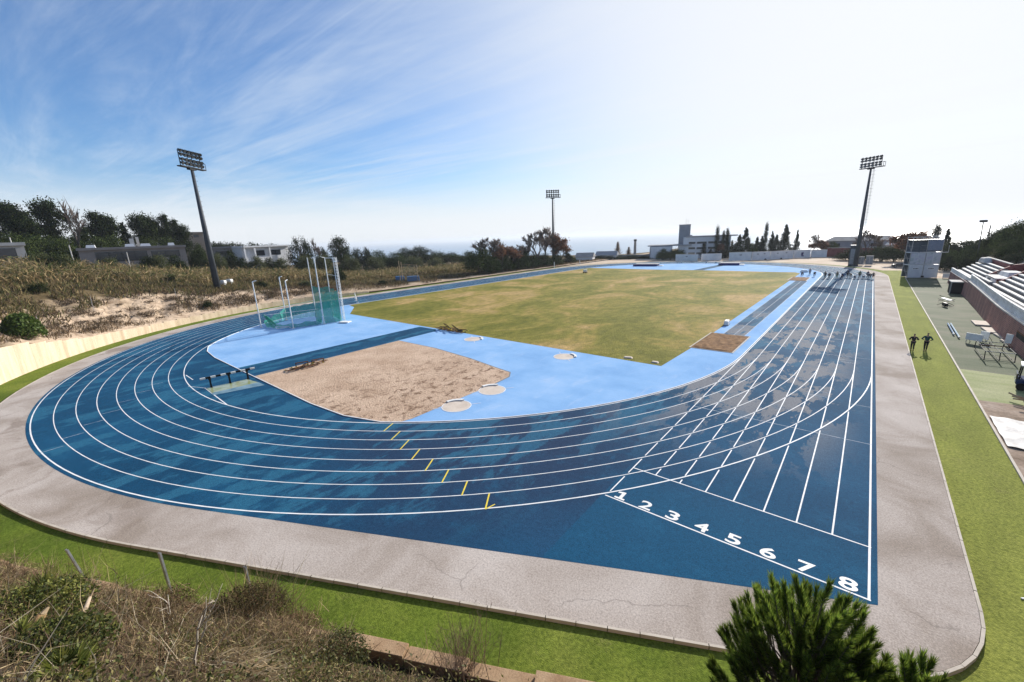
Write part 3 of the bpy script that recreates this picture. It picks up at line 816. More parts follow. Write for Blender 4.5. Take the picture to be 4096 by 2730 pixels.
# throwing circles with raised stop boards
for (x, y, a, brd, lb) in ((22.03, -25.24, 2.5, 1, 'throwing circle with stop board on the blue apron, nearest the track kerb'), (21.96, -21.24, 2.5, 1, 'throwing circle with stop board at the corner of the sand area'),
                       (7.74, -9.5, .9, 1, 'throwing circle with stop board close to the heap of yellow footed hurdles'), (21.58, -9.9, .9, 1, 'throwing circle in the middle of the blue apron, before the field edge')):
    t = thing('throwing_circle', lb, 'throwing circle', (x, y, 0), 0, 'concrete throwing circles')
    b = MB(); b.bar((x, y, .0), (x, y, .014), 1.04, n=48); b.build('concrete_disc', DISC, t)
    b = MB(); b.strip(arcpts(1.09, 0, 2 * PI, 64)[:-1], .07, .02, closed=True); b.v = [(q[0] + x, q[1] + y, q[2]) for q in b.v]; b.build('rim', LINE, t)
    for s_ in (-1, 1):
        b = MB(); b.strip([(x + s_ * 1.1, y), (x + s_ * 1.85, y)], .05, .018)
        b.v = [((Matrix.Rotation(a - PI / 2, 4, 'Z') @ (Vector(q) - Vector((x, y, 0)))) + Vector((x, y, 0)))[:] for q in b.v]; b.build('side_line', LINE, t)
    b = MB(); A = [(x + 1.14 * math.cos(q), y + 1.14 * math.sin(q)) for q in np.linspace(a - .6, a + .6, 12)]; b.wallstrip(A, .24, .0, .10)
    b.prism([(A[0][0] + .05, A[0][1]), (A[0][0] - .05, A[0][1] - .06), (A[0][0] - .02, A[0][1] - .12)], 0, .1)
    b.build('stop_board', WHITE, t)

# steeplechase barrier over the water jump
t = thing('steeplechase_barrier', 'black and white striped steeplechase barrier standing at the water jump', 'hurdle', (.2, -33.7, 0))
p0, p1 = Vector((.0, -35.75, .93)), Vector((.42, -31.5, .93)); d = (p1 - p0)
bb = MB()
for i in range(11):
    q = p0 + d * ((i + .5) / 11); bb.box(q, (.15, d.length / 11, .15), math.atan2(d.y, d.x) - PI / 2, mi=i % 2)
bb.build('beam', [WHITE, BLACK], t)
for f in (.16, .5, .84):
    q = p0 + d * f; b = MB(); b.box((q.x, q.y, .43), (.12, .12, .86)); b.box((q.x, q.y, .80), (.16, .2, .12)); b.box((q.x, q.y, .02), (.5, .12, .03)); b.build('post', BLACK, t)

# heaps of practice hurdles lying on their sides
HUR = None
def hurdle(x, y, rz, tilt, label, first=[None]):
    if first[0] is None:
        t = thing('practice_hurdle', label, 'hurdle', (0, 0, 0), 0, 'practice hurdles lying in heaps')
        b = MB(); b.box((0, 0, .92), (1.2, .05, .14)); b.build('bar', RUST, t, world=False)
        for sx in (-.55, .55):
            b = MB(); b.bar((sx, 0, .06), (sx, 0, .95), .04, n=6); b.build('upright', DARKM, t, world=False)
            b = MB(); b.box((sx, -.33, .05), (.15, .72, .12)); b.box((sx, -.68, .14), (.2, .2, .32)); b.build('foot', YEL, t, world=False)
        b = MB(); b.bar((-.55, 0, .5), (.55, 0, .5), .02, n=5); b.build('cross_rail', RUST, t, world=False)
        first[0] = t
    else:
        t = copy_tree(first[0]); tag(t, label)
    t.location = (x, y, .06); t.rotation_euler = (tilt, 0, rz)
    return t
for k in range(9):
    hurdle(.75 + .35 * math.sin(k * 2.1), -28.4 + .36 * k, 1.45 + .25 * math.sin(k * 1.7), (1.45, 1.2, 1.5, .9)[k % 4], 'yellow footed practice hurdle lying in the heap at the edge of the sand area')
for k in range(13):
    hurdle(-.7 + .36 * k, -7.1 + .25 * math.sin(k * 2.4), .5 * math.sin(k * 1.3), (1.4, 1.15, 1.5, .7, 1.3)[k % 5], 'yellow footed practice hurdle lying in the heap at the corner of the grass field')
def car_tyre(x, y, z, label, g=None):
    t = thing('rubber_tyre', label, 'tyre', (x, y, z), rnd.random() * 6, g); b = MB()
    for i in range(14):
        a0, a1 = 2 * PI * i / 14, 2 * PI * (i + 1) / 14
        b.bar((.3 * math.cos(a0), .3 * math.sin(a0), .1), (.3 * math.cos(a1), .3 * math.sin(a1), .1), .1, n=6)
    b.build('tread', BLACK, t, world=False); return t
car_tyre(3.1, -7.4, .02, 'black tyre lying against the right end of the hurdle heap by the field')

# crash mats on the far apron, small white things
for (x, y, w, l, h, rz, lb, m1) in ((-18.5, 105.6, 8.6, 4.5, .8, .19, 'large dark crash mat with white cover, left of the far runway', BLUEM), (7.6, 114.4, 6.4, 4.0, .85, .17, 'navy crash mat on the far blue apron, right of the far runway', BLUEM)):
    t = thing('crash_mat', lb, 'crash mat', (x, y, 0), rz)
    b = MB(); b.box((0, 0, h * .45), (w, l, h * .8)); b.build('foam_block', m1, t, world=False, bevel=.08)
    b = MB(); b.box((.3, .5, h * .92), (w * .96, l * .75, h * .14)); b.build('cover', CONC2, t, world=False, bevel=.05)
    b = MB(); b.box((w * .62, -.6, .16), (1.5, 2.2, .3)); b.build('front_pad', WHITE, t, world=False, bevel=.05)
for x in (-12.6, -11.2, -2.2, 1.2):
    t = thing('white_marker', 'low white marker board on the far blue apron', 'marker', (x, 122.5 - abs(x) * .05, 0), 0, 'white marker boards on the far apron'); b = MB(); b.box((0, 0, .3), (.7, .08, .5)); b.build('board', WHITE, t, world=False)
    b = MB(); b.box((0, .1, .02), (.7, .4, .05)); b.build('foot', DARKM, t, world=False)
t = thing('starting_box', 'white box beside the runway next to the near jump pit', 'box', (31.3, 13.7, 0), .1); b = MB(); b.box((0, 0, .32), (.55, 1.5, .55), taper=.85); b.build('shell', WHITE, t, world=False, bevel=.05); b = MB(); b.box((0, -.0, .03), (.62, 1.55, .06)); b.build('base', DARKM, t, world=False)
t = thing('ball_cart', 'small white cart standing alone on the far left of the grass field', 'cart', (-25.7, 74, 0)); b = MB(); b.box((0, 0, .75), (1.1, .8, .7)); b.build('bin', WHITE, t, world=False, bevel=.05)
for sx in (-.4, .4):
    b = MB(); b.bar((sx, -.42, .2), (sx, -.36, .2), .2, n=10); b.bar((sx, .36, .2), (sx, .42, .2), .2, n=10); b.build('wheel', BLACK, t, world=False)
t = thing('drain_cover', 'pale stone lying in the grass at the near right corner of the field', 'stone', (27.2, -6.9, 0)); b = MB(); b.box((27.2, -6.9, .06), (.9, .5, .12), .3, taper=.7); b.build('slab', DISC, t)
t = thing('drain_cover', 'smaller pale stone by the field corner point', 'stone', (30.0, -7.0, 0)); b = MB(); b.box((30.0, -7.0, .06), (.7, .45, .12), .1, taper=.7); b.build('slab', DISC, t)
# white gate across the back straight
t = thing('trestle_gate', 'thin white trestle standing across the back straight near the cage', 'barrier', (-41, 1.5, 0))
b = MB(); b.bar((-44.5, 4.2, 1.25), (-37.2, .6, .55), .05, n=6); b.bar((-44.5, 4.2, .75), (-37.2, .6, .3), .04, n=6); b.build('rail', WHITE, t)
for q in ((-44.3, 4.1), (-41, 2.4), (-37.4, .7)):
    b = MB(); b.bar((q[0], q[1], 0), (q[0], q[1], 1.3 - .08 * (q[0] + 44.3)), .04, n=6); b.box((q[0], q[1], .02), (.6, .3, .03)); b.build('post', WHITE, t)
b = MB(); b.bar((-37.3, .7, 0), (-37.3, .7, 2.4), .03, n=6); b.build('flag_pole', DARKM, t)
# tall ball-stop frame with blue covers beyond the back straight
t = thing('stop_frame', 'pale timber net frame beyond the back straight, above blue covered mats', 'frame', (-57.5, 28.6, 0))
z0 = bank_at(-57.5, 28.6)
for (x, y, h) in ((-58.85, 26.6, 6.8), (-58.2, 26.9, 6.5), (-56.1, 30.7, 5.6)):
    b = MB(); b.bar((x, y, z0 - .3), (x, y, h), .1, n=6); b.build('post', WOOD, t)
b = MB(); b.bar((-58.5, 26.7, 5.9), (-56.1, 30.7, 5.3), .05, n=5); b.build('cross_bar', WOOD, t)
V = [(-58.5 + 2.4 * i / 8, 26.7 + 4 * i / 8, z0 + (5.5 - z0) * j / 4) for j in range(5) for i in range(9)]
b = MB(); b.add(V, [(j * 9 + i, j * 9 + i + 1, j * 9 + i + 10, j * 9 + i + 9) for j in range(4) for i in range(8)]); b.build('net', netmat('pale_net', (.4, .36, .3), .16), t)
for (x, y, w, lb) in ((-59.9, 27.2, 2.6, 'blue covered mat pile left of the timber net frame'), (-57.4, 30.0, 3.6, 'wider blue covered mat pile under the timber net frame')):
    t = thing('covered_mats', lb, 'mat pile', (x, y, bank_at(x, y)), 1.0); b = MB(); b.box((0, 0, .75), (w, 1.4, 1.5), taper=.94); b.build('cover', BLUEC, t, world=False, bevel=.12); b = MB(); b.box((0, 0, .06), (w + .1, 1.5, .12)); b.build('pallet', WOOD, t, world=False)
for (x, y, w) in ((*(-62.23,-15.72,4.41)[:2], .9), (*(-64.44,-13.93,4.41)[:2], 1.1)):
    t = thing('white_crate', 'white plastic tank half sunk in the scrub beside the left mast', 'tank', (x, y, bank_at(x, y)), .6, 'white tanks by the left mast'); b = MB(); b.box((0, 0, .5), (w, .8, 1.1)); b.build('tank', WHITE, t, world=False, bevel=.1); b = MB(); b.bar((0, 0, 1.04), (0, 0, 1.14), .2, n=10); b.build('lid', CONC, t, world=False)
for x, y, lb in ((-50.8, 92.7, 'short white post by the back straight, under the bare trees'), (-48.9, 108.7, 'short white post at the start of the far bend')):
    t = thing('marker_post', lb, 'post', (x, y, -.1)); b = MB(); b.bar((0, 0, 0), (0, 0, 2.1), .16, n=8); b.build('shaft', WHITE, t, world=False); b = MB(); b.bar((0, 0, 2.1), (0, 0, 2.25), .19, n=8); b.build('cap', CONC, t, world=False)
# thin fence stakes on the sandy bank
for k, (x, y, h, lb) in enumerate(((-43.0, -37.8, 2.2, 'thin pale stake on the sandy bank above the middle of the plate wall'), (-50.9, -26.4, 1.9, 'thin pale stake on the sandy bank where the scrub begins'), (-33.6, -43.6, 1.5, 'short pale stake at the toothed wall near the round green shrub'))):
    t = thing('fence_stake', lb, 'stake', (x, y, bank_at(x, y) - .1)); b = MB(); b.bar((0, 0, 0), (.05, 0, h), .035, n=5); b.build('shaft', CONC2, t, world=False); b = MB(); b.bar((.05, 0, h - .1), (.25, .1, h + .12), .02, n=4); b.build('wire_arm', STEEL, t, world=False)

# ------------------------------------------------------------------ people
def grow(name, V, E, R, m, parent, sub=1):
    me = bpy.data.meshes.new(name); me.from_pydata(V, E, [])
    o = link(bpy.data.objects.new(name, me))
    sk = o.modifiers.new('skin', 'SKIN'); sk.use_smooth_shade = True
    for i, r in enumerate(R): me.skin_vertices[0].data[i].radius = (r, r)
    me.skin_vertices[0].data[0].use_root = True
    s = o.modifiers.new('sub', 'SUBSURF'); s.levels = s.render_levels = sub
    bpy.context.view_layer.update()
    ev = bpy.data.meshes.new_from_object(o.evaluated_get(bpy.context.evaluated_depsgraph_get()))
    bpy.data.objects.remove(o); ev.materials.clear(); ev.materials.append(m)
    ev.polygons.foreach_set('use_smooth', [True] * len(ev.polygons))
    o = link(bpy.data.objects.new(name, ev)); o.parent = parent
    return o

POSE = {
 'walk': dict(pel=(0, 0, .94), spi=(0, .01, 1.1), che=(0, .03, 1.3), nek=(0, .04, 1.47), hd=(0, .07, 1.66), sh=.19, el=((-.36, -.08, 1.17), (.36, -.06, 1.19)), wr=((-.22, .2, 1.13), (.2, .22, 1.16)), kn=((-.085, .12, .5), (.085, .06, .5)), an=((-.07, .04, .08), (.07, -.2, .13))),
 'walk2': dict(pel=(0, 0, .96), spi=(0, 0, 1.12), che=(0, .02, 1.32), nek=(0, .03, 1.5), hd=(0, .06, 1.69), sh=.21, el=((-.38, -.1, 1.2), (.37, -.12, 1.2)), wr=((-.24, .16, 1.1), (.26, .12, 1.08)), kn=((-.085, .02, .51), (.085, .15, .52)), an=((-.07, -.16, .1), (.07, .1, .08))),
 'stand': dict(pel=(0, 0, .94), spi=(0, 0, 1.1), che=(0, .02, 1.3), nek=(0, .02, 1.47), hd=(0, .05, 1.66), sh=.19, el=((-.27, -.03, 1.14), (.27, -.03, 1.14)), wr=((-.25, .08, .9), (.27, .06, .9)), kn=((-.1, .03, .5), (.1, .03, .5)), an=((-.11, 0, .08), (.11, 0, .08))),
 'bend': dict(pel=(0, -.15, .88), spi=(0, .02, 1.0), che=(0, .25, 1.08), nek=(0, .4, 1.14), hd=(0, .55, 1.16), sh=.19, el=((-.24, .36, .85), (.24, .36, .85)), wr=((-.17, .3, .62), (.17, .3, .62)), kn=((-.12, .06, .48), (.12, .06, .48)), an=((-.12, -.06, .08), (.12, -.06, .08))),
 'crouch': dict(pel=(0, -.28, .74), spi=(0, -.12, .78), che=(0, .1, .76), nek=(0, .26, .74), hd=(0, .42, .72), sh=.19, el=((-.25, .24, .42), (.25, .24, .42)), wr=((-.22, .3, .12), (.22, .3, .12)), kn=((-.1, .08, .4), (.1, -.16, .3)), an=((-.1, -.22, .1), (.1, -.58, .12))),
}
def person(pose, name_loc, rz, top, legs, label, sc_=1.0, fingers=False, hair='dark', group=None, shoes='white'):
    P = POSE[pose]; t = thing('person', label, 'person', name_loc, rz, group); t.scale = (sc_,) * 3
    V = [P['pel'], P['spi'], P['che'], P['nek'], P['hd']]; E = [(0, 1), (1, 2), (2, 3), (3, 4)]; R = [.125, .115, .135, .055, .092]
    hd = Vector(P['hd']); up = (hd - Vector(P['nek'])).normalized(); fw = Vector((0, 1, 0)) if abs(up.y) < .8 else Vector((0, .2, -1))
    V += [tuple(hd + up * .09)]; E.append((4, 5)); R.append(.075)
    V += [tuple(hd + fw * .11 - up * .02)]; E.append((4, 6)); R.append(.022)      # nose
    armsV = []; legsV = []
    for i, sx in enumerate((-1, 1)):
        che = Vector(P['che']); nk = Vector(P['nek']); sh = che.lerp(nk, .55) + Vector((sx * P['sh'], 0, 0)); el = Vector(P['el'][i]); wr = Vector(P['wr'][i])
        b0 = len(V); V += [tuple(sh), tuple(el), tuple(wr)]; R += [.062, .045, .033]; E += [(2, b0), (b0, b0 + 1), (b0 + 1, b0 + 2)]
        d = (wr - el).normalized(); side = d.cross(Vector((0, 0, 1))).normalized() if abs(d.z) < .95 else Vector((0, 1, 0))
        V.append(tuple(wr + d * .08)); R.append(.036); E.append((b0 + 2, b0 + 3)); palm = b0 + 3
        if fingers:
            for f in range(4):
                o1 = side * (.03 - .02 * f); q = wr + d * (.135 if f in (1, 2) else .122) + o1; k = len(V)
                V += [tuple(q), tuple(q + d * .03 + Vector((0, 0, -.025)))]; R += [.0095, .008]; E += [(palm, k), (k, k + 1)]
            k = len(V); q = wr + d * .06 + side * .06; V += [tuple(q), tuple(q + d * .035)]; R += [.011, .009]; E += [(b0 + 2, k), (k, k + 1)]
        else:
            V.append(tuple(wr + d * .16)); R.append(.02); E.append((palm, len(V) - 1))
        hp = Vector(P['pel']) + Vector((sx * .095, 0, -.05)); kn = Vector(P['kn'][i]); an = Vector(P['an'][i])
        b1 = len(V); V += [tuple(hp), tuple(kn), tuple(an), (an.x, an.y + .15, max(.03, an.z - .055))]; R += [.09, .06, .042, .036]; E += [(0, b1), (b1, b1 + 1), (b1 + 1, b1 + 2), (b1 + 2, b1 + 3)]
        armsV.append((sh, el, wr)); legsV.append((hp, kn, an))
    grow('body', V, E, R, SKIN, t)
    # jacket and trousers follow the same joints
    pel, spi, che, nek = (Vector(P[k]) for k in ('pel', 'spi', 'che', 'nek'))
    V = [pel.lerp(spi, .2), spi, che, che.lerp(nek, .7)]; E = [(0, 1), (1, 2), (2, 3)]; R = [.15, .14, .16, .085]
    for sh, el, wr in armsV:
        b0 = len(V); V += [sh, el, el.lerp(wr, .88)]; R += [.078, .06, .046]; E += [(2, b0), (b0, b0 + 1), (b0 + 1, b0 + 2)]
    o = grow('jacket', [tuple(q) for q in V], E, R, top, t)
    V = [pel]; E = []; R = [.142]
    for hp, kn, an in legsV:
        b0 = len(V); V += [hp, kn, kn.lerp(an, .92)]; R += [.105, .074, .055]; E += [(0, b0), (b0, b0 + 1), (b0 + 1, b0 + 2)]
    o2 = grow('trousers', [tuple(q) for q in V], E, R, legs, t)
    V = [tuple(hd - fw * .03 + up * .0), tuple(hd + up * .1 - fw * .02)]; grow('hair', V, [(0, 1)], [.1, .088], HAIR, t)
    for hp, kn, an in legsV:
        b = MB(); b.tube([(an.x, an.y - .06, an.z - .03), (an.x, an.y + .06, an.z - .03), (an.x, an.y + .19, max(.035, an.z - .06))], [.05, .052, .036], n=8); b.build('shoe', CLOTH[shoes], t, world=False, smooth=True)
    return t
person('walk', (48.95, 10.3, -.13), .05, CLOTH['black'], CLOTH['black'], 'person in black jacket walking away along the green turf strip, the shorter one', .97, True, shoes='black')
person('walk2', (49.9, 10.6, -.13), -.05, CLOTH['teal'], CLOTH['black'], 'taller person in dark green jacket walking away along the green turf strip', 1.03, True, shoes='black')
ath = [('stand', 37.22, 77.0, 'black', 'black', 'runner in black standing in the innermost lane of the far starting group'), ('bend', 38.0, 77.2, 'navy', 'black', 'runner in navy bending in the second lane of the far starting group'),
       ('stand', 39.43, 77.7, 'tan', 'green', 'runner in tan top standing with arms down in the far starting group'), ('bend', 40.45, 78.0, 'blue', 'tan', 'runner in blue top bending beside the tan topped one'),
       ('stand', 41.3, 80.2, 'grey', 'black', 'runner in grey top standing where the mast shadow meets the lanes'), ('bend', 41.9, 79.4, 'black', 'tan', 'runner in black top and tan tights bending in the far starting group'),
       ('crouch', 42.7, 77.6, 'white', 'navy', 'runner in white top crouching low in the far starting group'), ('stand', 43.5, 79.0, 'green', 'black', 'runner in green top standing in the far starting group'),
       ('crouch', 44.2, 78.0, 'white', 'black', 'runner in white top and black tights crouching beside the green topped one'), ('stand', 44.9, 79.6, 'navy', 'grey', 'runner in navy top and grey trousers standing in the outer lanes'),
       ('bend', 45.3, 78.6, 'grey', 'black', 'runner in grey top bending in the outermost lane'), ('stand', 45.9, 77.6, 'black', 'red', 'runner in black top and red trousers at the outer edge of the track'),
       ('bend', 34.9, 80.2, 'black', 'black', 'person in black bending over beside the far jump pit'), ('crouch', 32.2, 82.4, 'black', 'navy', 'person in black crouching on the blue apron past the far jump pit'), ('stand', 33.6, 84.0, 'navy', 'black', 'person in navy standing at the far end of the runway')]
for ps, x, y, a, c, lb in ath: person(ps, (x, y, 0), PI + rnd.uniform(-.4, .4), CLOTH[a], CLOTH[c], lb, rnd.uniform(.95, 1.03), group='runners at the far end')
t = thing('relay_bag', 'white bag on the blue apron beyond the far jump pit', 'bag', (31.6, 92.2, 0)); b = MB(); b.box((0, 0, .35), (2.0, .9, .6), .4, taper=.6); b.build('cover', WHITE, t, world=False, bevel=.12); b = MB(); b.bar((-.5, 0, .62), (.5, 0, .62), .04, n=5); b.build('handle', BLACK, t, world=False)

# ------------------------------------------------------------------ scaffold timing tower
t = thing('scaffold_tower', 'white three storey scaffold tower of two bays at the end of the turf strip', 'tower', (54.1, 85.3, -.12), .312)
W_, D_ = 5.25, 2.6; Z = [0, 2.9, 5.6, 8.3]
b = MB()
for x in (-W_ / 2, 0, W_ / 2):
    for y in (-D_ / 2 + .9, D_ / 2 + .9): b.bar((x, y, 0), (x, y, 8.9), .06, n=6)
for z in Z[1:] + [1.45, 4.3, 7.0, 8.85]:
    for y in (-D_ / 2 + .9, D_ / 2 + .9): b.bar((-W_ / 2, y, z), (W_ / 2, y, z), .035, n=5)
    for x in (-W_ / 2, 0, W_ / 2): b.bar((x, -D_ / 2 + .9, z), (x, D_ / 2 + .9, z), .035, n=5)
for k in range(3):
    for x in (-W_ / 2, W_ / 2): b.bar((x, -D_ / 2 + .9, Z[k]), (x, D_ / 2 + .9, Z[k + 1]), .03, n=5)
b.build('frame', CONC2, t, world=False)
for z in Z[1:3]:
    b = MB(); b.box((0, .9, z), (W_ + .1, D_ + .1, .12)); b.build('deck', WHITE, t, world=False)
b = MB(); b.box((0, .9, 8.3), (W_ + .1, D_ + .1, .1)); b.build('roof_deck', STEEL, t, world=False)
PANEL = mat('grey_panel', [(.55, .57, .60), (.64, .66, .69)], scale=.8, rough=.6); PANEL2 = mat('cloudy_sheet', [(.36, .41, .42), (.54, .55, .57), (.45, .44, .52)], scale=1.3, rough=.5, obj=True)
LOUV = mat('dark_louvre', [(.07, .085, .1), (.13, .15, .18)], scale=2, rough=.6)
for i, x in enumerate((-W_ / 4, W_ / 4)):
    b = MB(); b.box((x, -D_ / 2 + .82, 1.45), (W_ / 2 - .16, .05, 2.75)); p = b.build('panel', PANEL, t, world=False)
    b = MB(); b.box((x, -D_ / 2 + .78, 2.1), (1.15, .02, .42)); q = b.build('sign_plate', WHITE, t, world=False, bevel=.01)
    b = MB()
    for k in range(4): b.box((x - .36 + .24 * k, -D_ / 2 + .765, 2.1), (.17, .008, .2 - .04 * (k % 2)), mi=0)
    p2 = b.build('lettering', DARKM, q, world=False)
    b = MB(); b.box((x, -D_ / 2 + .82, 4.25), (W_ / 2 - .16, .05, 2.45)); b.build('panel', PANEL2, t, world=False)
    b = MB(); b.bar((x, -D_ / 2 + .77, 3.0), (x, -D_ / 2 + .77, 5.5), .025, n=4); b.build('mullion', WHITE, t, world=False)
    b = MB()
    if i == 0:
        for k in range(6):
            for xx in (-.6, .6): b.box((x + xx, -D_ / 2 + .8, 5.95 + .34 * k), (1.05, .07, .15))
        b.bar((x, -D_ / 2 + .78, 5.6), (x, -D_ / 2 + .78, 8.3), .04, n=4)
    else:
        b.box((x, -D_ / 2 + .82, 7.1), (W_ / 2 - .16, .05, 2.2))
        b.bar((x, -D_ / 2 + .77, 5.8), (x, -D_ / 2 + .77, 8.2), .03, n=4)
    b.build('shutter' if i == 0 else 'panel', LOUV if i == 0 else mat('blue_grey_sheet', [(.15, .18, .24), (.22, .25, .31)], rough=.5), t, world=False)
b = MB(); b.box((0, D_ / 2 + .86, 4.2), (W_ - .1, .05, 8.2)); b.build('back_sheet', LOUV, t, world=False)
b = MB()
for x in np.linspace(-W_ / 2, W_ / 2, 9): b.bar((x, -D_ / 2 + .9, 8.3), (x, -D_ / 2 + .9, 9.1), .03, n=4)
b.bar((-W_ / 2, -D_ / 2 + .9, 9.1), (W_ / 2, -D_ / 2 + .9, 9.1), .03, n=4)
for x in (1.1, 1.5, 1.9): b.bar((x - .3, .6, 8.3), (x, .6, 9.4), .03, n=4); b.bar((x + .1, .6, 8.3), (x, .6, 9.4), .03, n=4)
b.build('roof_rail', CONC2, t, world=False)
b = MB(); b.box((.05, -D_ / 2 + .72, .35), (.5, .12, .35)); b.build('junction_box', BLACK, t, world=False)
b = MB(); b.bar((W_ / 2, .3, 5.55), (W_ / 2 + 1.4, .3, 5.55), .06, n=5); b.bar((W_ / 2 + 1.4, .3, 5.55), (W_ / 2 + 1.35, .3, 7), .03, n=5); b.build('side_arm', WHITE, t, world=False)
for k, x in enumerate((58.1, 59.3, 60.2)):
    t = thing('white_barrier', 'white barrier panel leaning beside the scaffold tower', 'barrier', (x, 85.0 + .3 * k, -.12), .2, 'white barrier panels beside the tower')
    b = MB(); b.box((0, 0, .6), (1.1, .08, .9)); b.build('panel', WHITE, t, world=False)
    b = MB(); b.bar((-.5, 0, 0), (-.5, 0, 1.1), .03, n=5); b.bar((.5, 0, 0), (.5, 0, 1.1), .03, n=5); b.build('leg', STEEL, t, world=False)
# dark car behind the tower
CARP = mat('dark_car_paint', [(.028, .033, .042)], rough=.25, spec=.6)
def car(x, y, z, rz, paint, label):
    t = thing('parked_car', label, 'car', (x, y, z), rz)
    prof = [(-2.15, .35), (-2.2, .75), (-1.95, .98), (-1.35, 1.02), (-.7, 1.45), (.75, 1.47), (1.45, 1.02), (2.1, .85), (2.2, .5), (2.15, .3)]
    b = MB(); n = len(prof); vs = [(px, sy * (.86 if pz < 1.1 else .66), pz) for sy in (-1, 1) for px, pz in prof]
    b.add(vs, [tuple(range(n)), tuple(range(2 * n - 1, n - 1, -1))] + [(i, n + i, n + (i + 1) % n, (i + 1) % n) for i in range(n)])
    b.build('body', paint, t, world=False, bevel=.06)
    for sy in (-1, 1):
        b = MB(); b.add([(-1.15, sy * .80, 1.06), (-.62, sy * .70, 1.38), (.66, sy * .70, 1.40), (1.2, sy * .80, 1.06)], [(0, 1, 2, 3)]); b.build('side_window', GLASS, t, world=False)
        for px in (-1.35, 1.35):
            b = MB(); b.bar((px, sy * .72, .32), (px, sy * .9, .32), .32, n=16); w = b.build('wheel', BLACK, t, world=False)
            b = MB(); b.bar((px, sy * .905, .32), (px, sy * .92, .32), .2, n=12); b.build('rim', STEEL, w, world=False)
    b = MB(); b.add([(-1.3, -.68, 1.06), (-1.3, .68, 1.06), (-.73, .58, 1.43), (-.73, -.58, 1.43)], [(0, 1, 2, 3)]); b.build('windscreen', GLASS, t, world=False)
    for sy in (-.6, .6): b = MB(); b.box((-2.17, sy, .72), (.08, .34, .14)); b.build('headlight', WHITE, t, world=False)
    return t
car(52.0, 113.8, flat_z(52, 114), .05, CARP, 'dark car parked on the sandy yard behind the scaffold tower')

# ------------------------------------------------------------------ grandstand
st = thing('grandstand', 'red brick grandstand with white terraces and balustrade along the straight', 'grandstand', (60, 50, 0))
def wx(y): return 56.35 + .0 * y + 1.15 * smooth(18, 60, y)
b = MB()
ysb = [10, 18, 26, 34, 42, 50, 54, 62, 76]
V = []
for y in ysb: V += [(wx(y), y, -.3), (wx(y) + .15, y, 2.5 if y < 55 else 2.15), (wx(y) + .6, y, 2.5 if y < 55 else 2.15)]
b.add(V, [(i * 3 + k, (i + 1) * 3 + k, (i + 1) * 3 + k + 1, i * 3 + k + 1) for i in range(len(ysb) - 1) for k in range(2)])
e = (len(ysb) - 1) * 3; b.add([(wx(76), 76, -.3), (wx(76) + .15, 76, 2.15), (64, 76, 2.4), (64, 76, -.3)], [(0, 1, 2, 3)])
b.add([(wx(10), 10, -.3), (wx(10) + .15, 10, 2.5), (64, 10, 5), (64, 10, -.3)], [(3, 2, 1, 0)])
b.build('brick_wall', BRICK, st)
b = MB(); b.strip([(wx(y) + .35, y) for y in (10, 26, 42, 54.2)], .62, 2.56); b.strip([(wx(y) + .35, y) for y in (54.3, 62, 76)], .62, 2.21)
b.wallstrip([(wx(y) + .2, y) for y in (10, 26, 42, 54.2)], .34, 2.42, 2.55); b.build('coping', CONC2, st)
STW = mat('white_terrace', [(.58, .56, .53), (.80, .79, .76)], scale=.9, rough=.85, grain=.08)
STG = mat('terrace_riser', [(.16, .155, .15), (.3, .29, .28)], scale=1.2, rough=.9)
b = MB()
b.wallstrip([(wx(y) + .3, y) for y in np.linspace(10, 54, 12)], .2, 3.42, 3.6)
b.wallstrip([(wx(y) + .3, y) for y in np.linspace(10, 54, 12)], .26, 2.55, 2.68)
b.build('balustrade_rail', STW, st)
b = MB()
y = 10.3
while y < 54: b.bar((wx(y) + .3, y, 2.66), (wx(y) + .3, y, 3.44), .085, n=6); b.bar((wx(y) + .3, y, 2.8), (wx(y) + .3, y, 3.1), .13, n=6, w2=.08); y += .55
b.build('baluster', STW, st)
b = MB(); b.wallstrip([(wx(y) + .3, y) for y in (54.2, 62, 76)], .25, 2.2, 2.95); b.build('parapet', STW, st)
def terrace(y0, y1, k0, k1):
    for k in range(k0, k1):
        x = 58.6 + .56 * k; z = 2.45 + .36 * k
        b = MB(); b.box((x + .28, (y0 + y1) / 2, z - .6), (.56, y1 - y0, 1.2), mi=1)
        b.box((x + .13, (y0 + y1) / 2, z + .06), (.38, y1 - y0 - .2, .12), mi=0)
        b.build('terrace_step', [STW, STG], st)
terrace(56.8, 76, 0, 6); terrace(49.5, 56.4, 0, 2); terrace(10, 47.3, 0, 6)
b = MB(); b.box((58.2, 33, 2.42), (1.3, 46, .12)); b.box((58.2, 65.5, 2.1), (1.0, 20, .12)); b.build('walkway', STG, st)  # walkway coloured dark for the riser shadow seen between the balusters
for (y, zt) in ((57.0, 5.2), (47.5, 5.35)):
    b = MB(); pr = [(59.9, 2.3), (59.9, 3.35), (62.4, zt - .25), (63.9, zt), (63.9, 2.3)]
    b.add([(x, y - .18, z) for x, z in pr] + [(x, y + .18, z) for x, z in pr], [(0, 1, 2, 3, 4), (9, 8, 7, 6, 5)] + [(i, 5 + i, 5 + (i + 1) % 5, (i + 1) % 5) for i in range(5)])
    b.build('stair_parapet', MAROON, st)
b = MB(); b.wallstrip([(62.3, 76.2), (62.3, 57.2)], .3, 3.5, 4.95); b.wallstrip([(62.3, 47.3), (62.3, 10)], .3, 3.5, 5.3); b.wallstrip([(64.0, 57), (64.0, 47.5)], .3, 2.3, 5.3); b.build('back_wall', MAROON, st)
b = MB(); b.wallstrip([(62.3, 76.2), (62.3, 57.2)], .4, 4.96, 5.06); b.wallstrip([(62.3, 47.3), (62.3, 10)], .4, 5.31, 5.41); b.build('back_coping', CONC2, st)
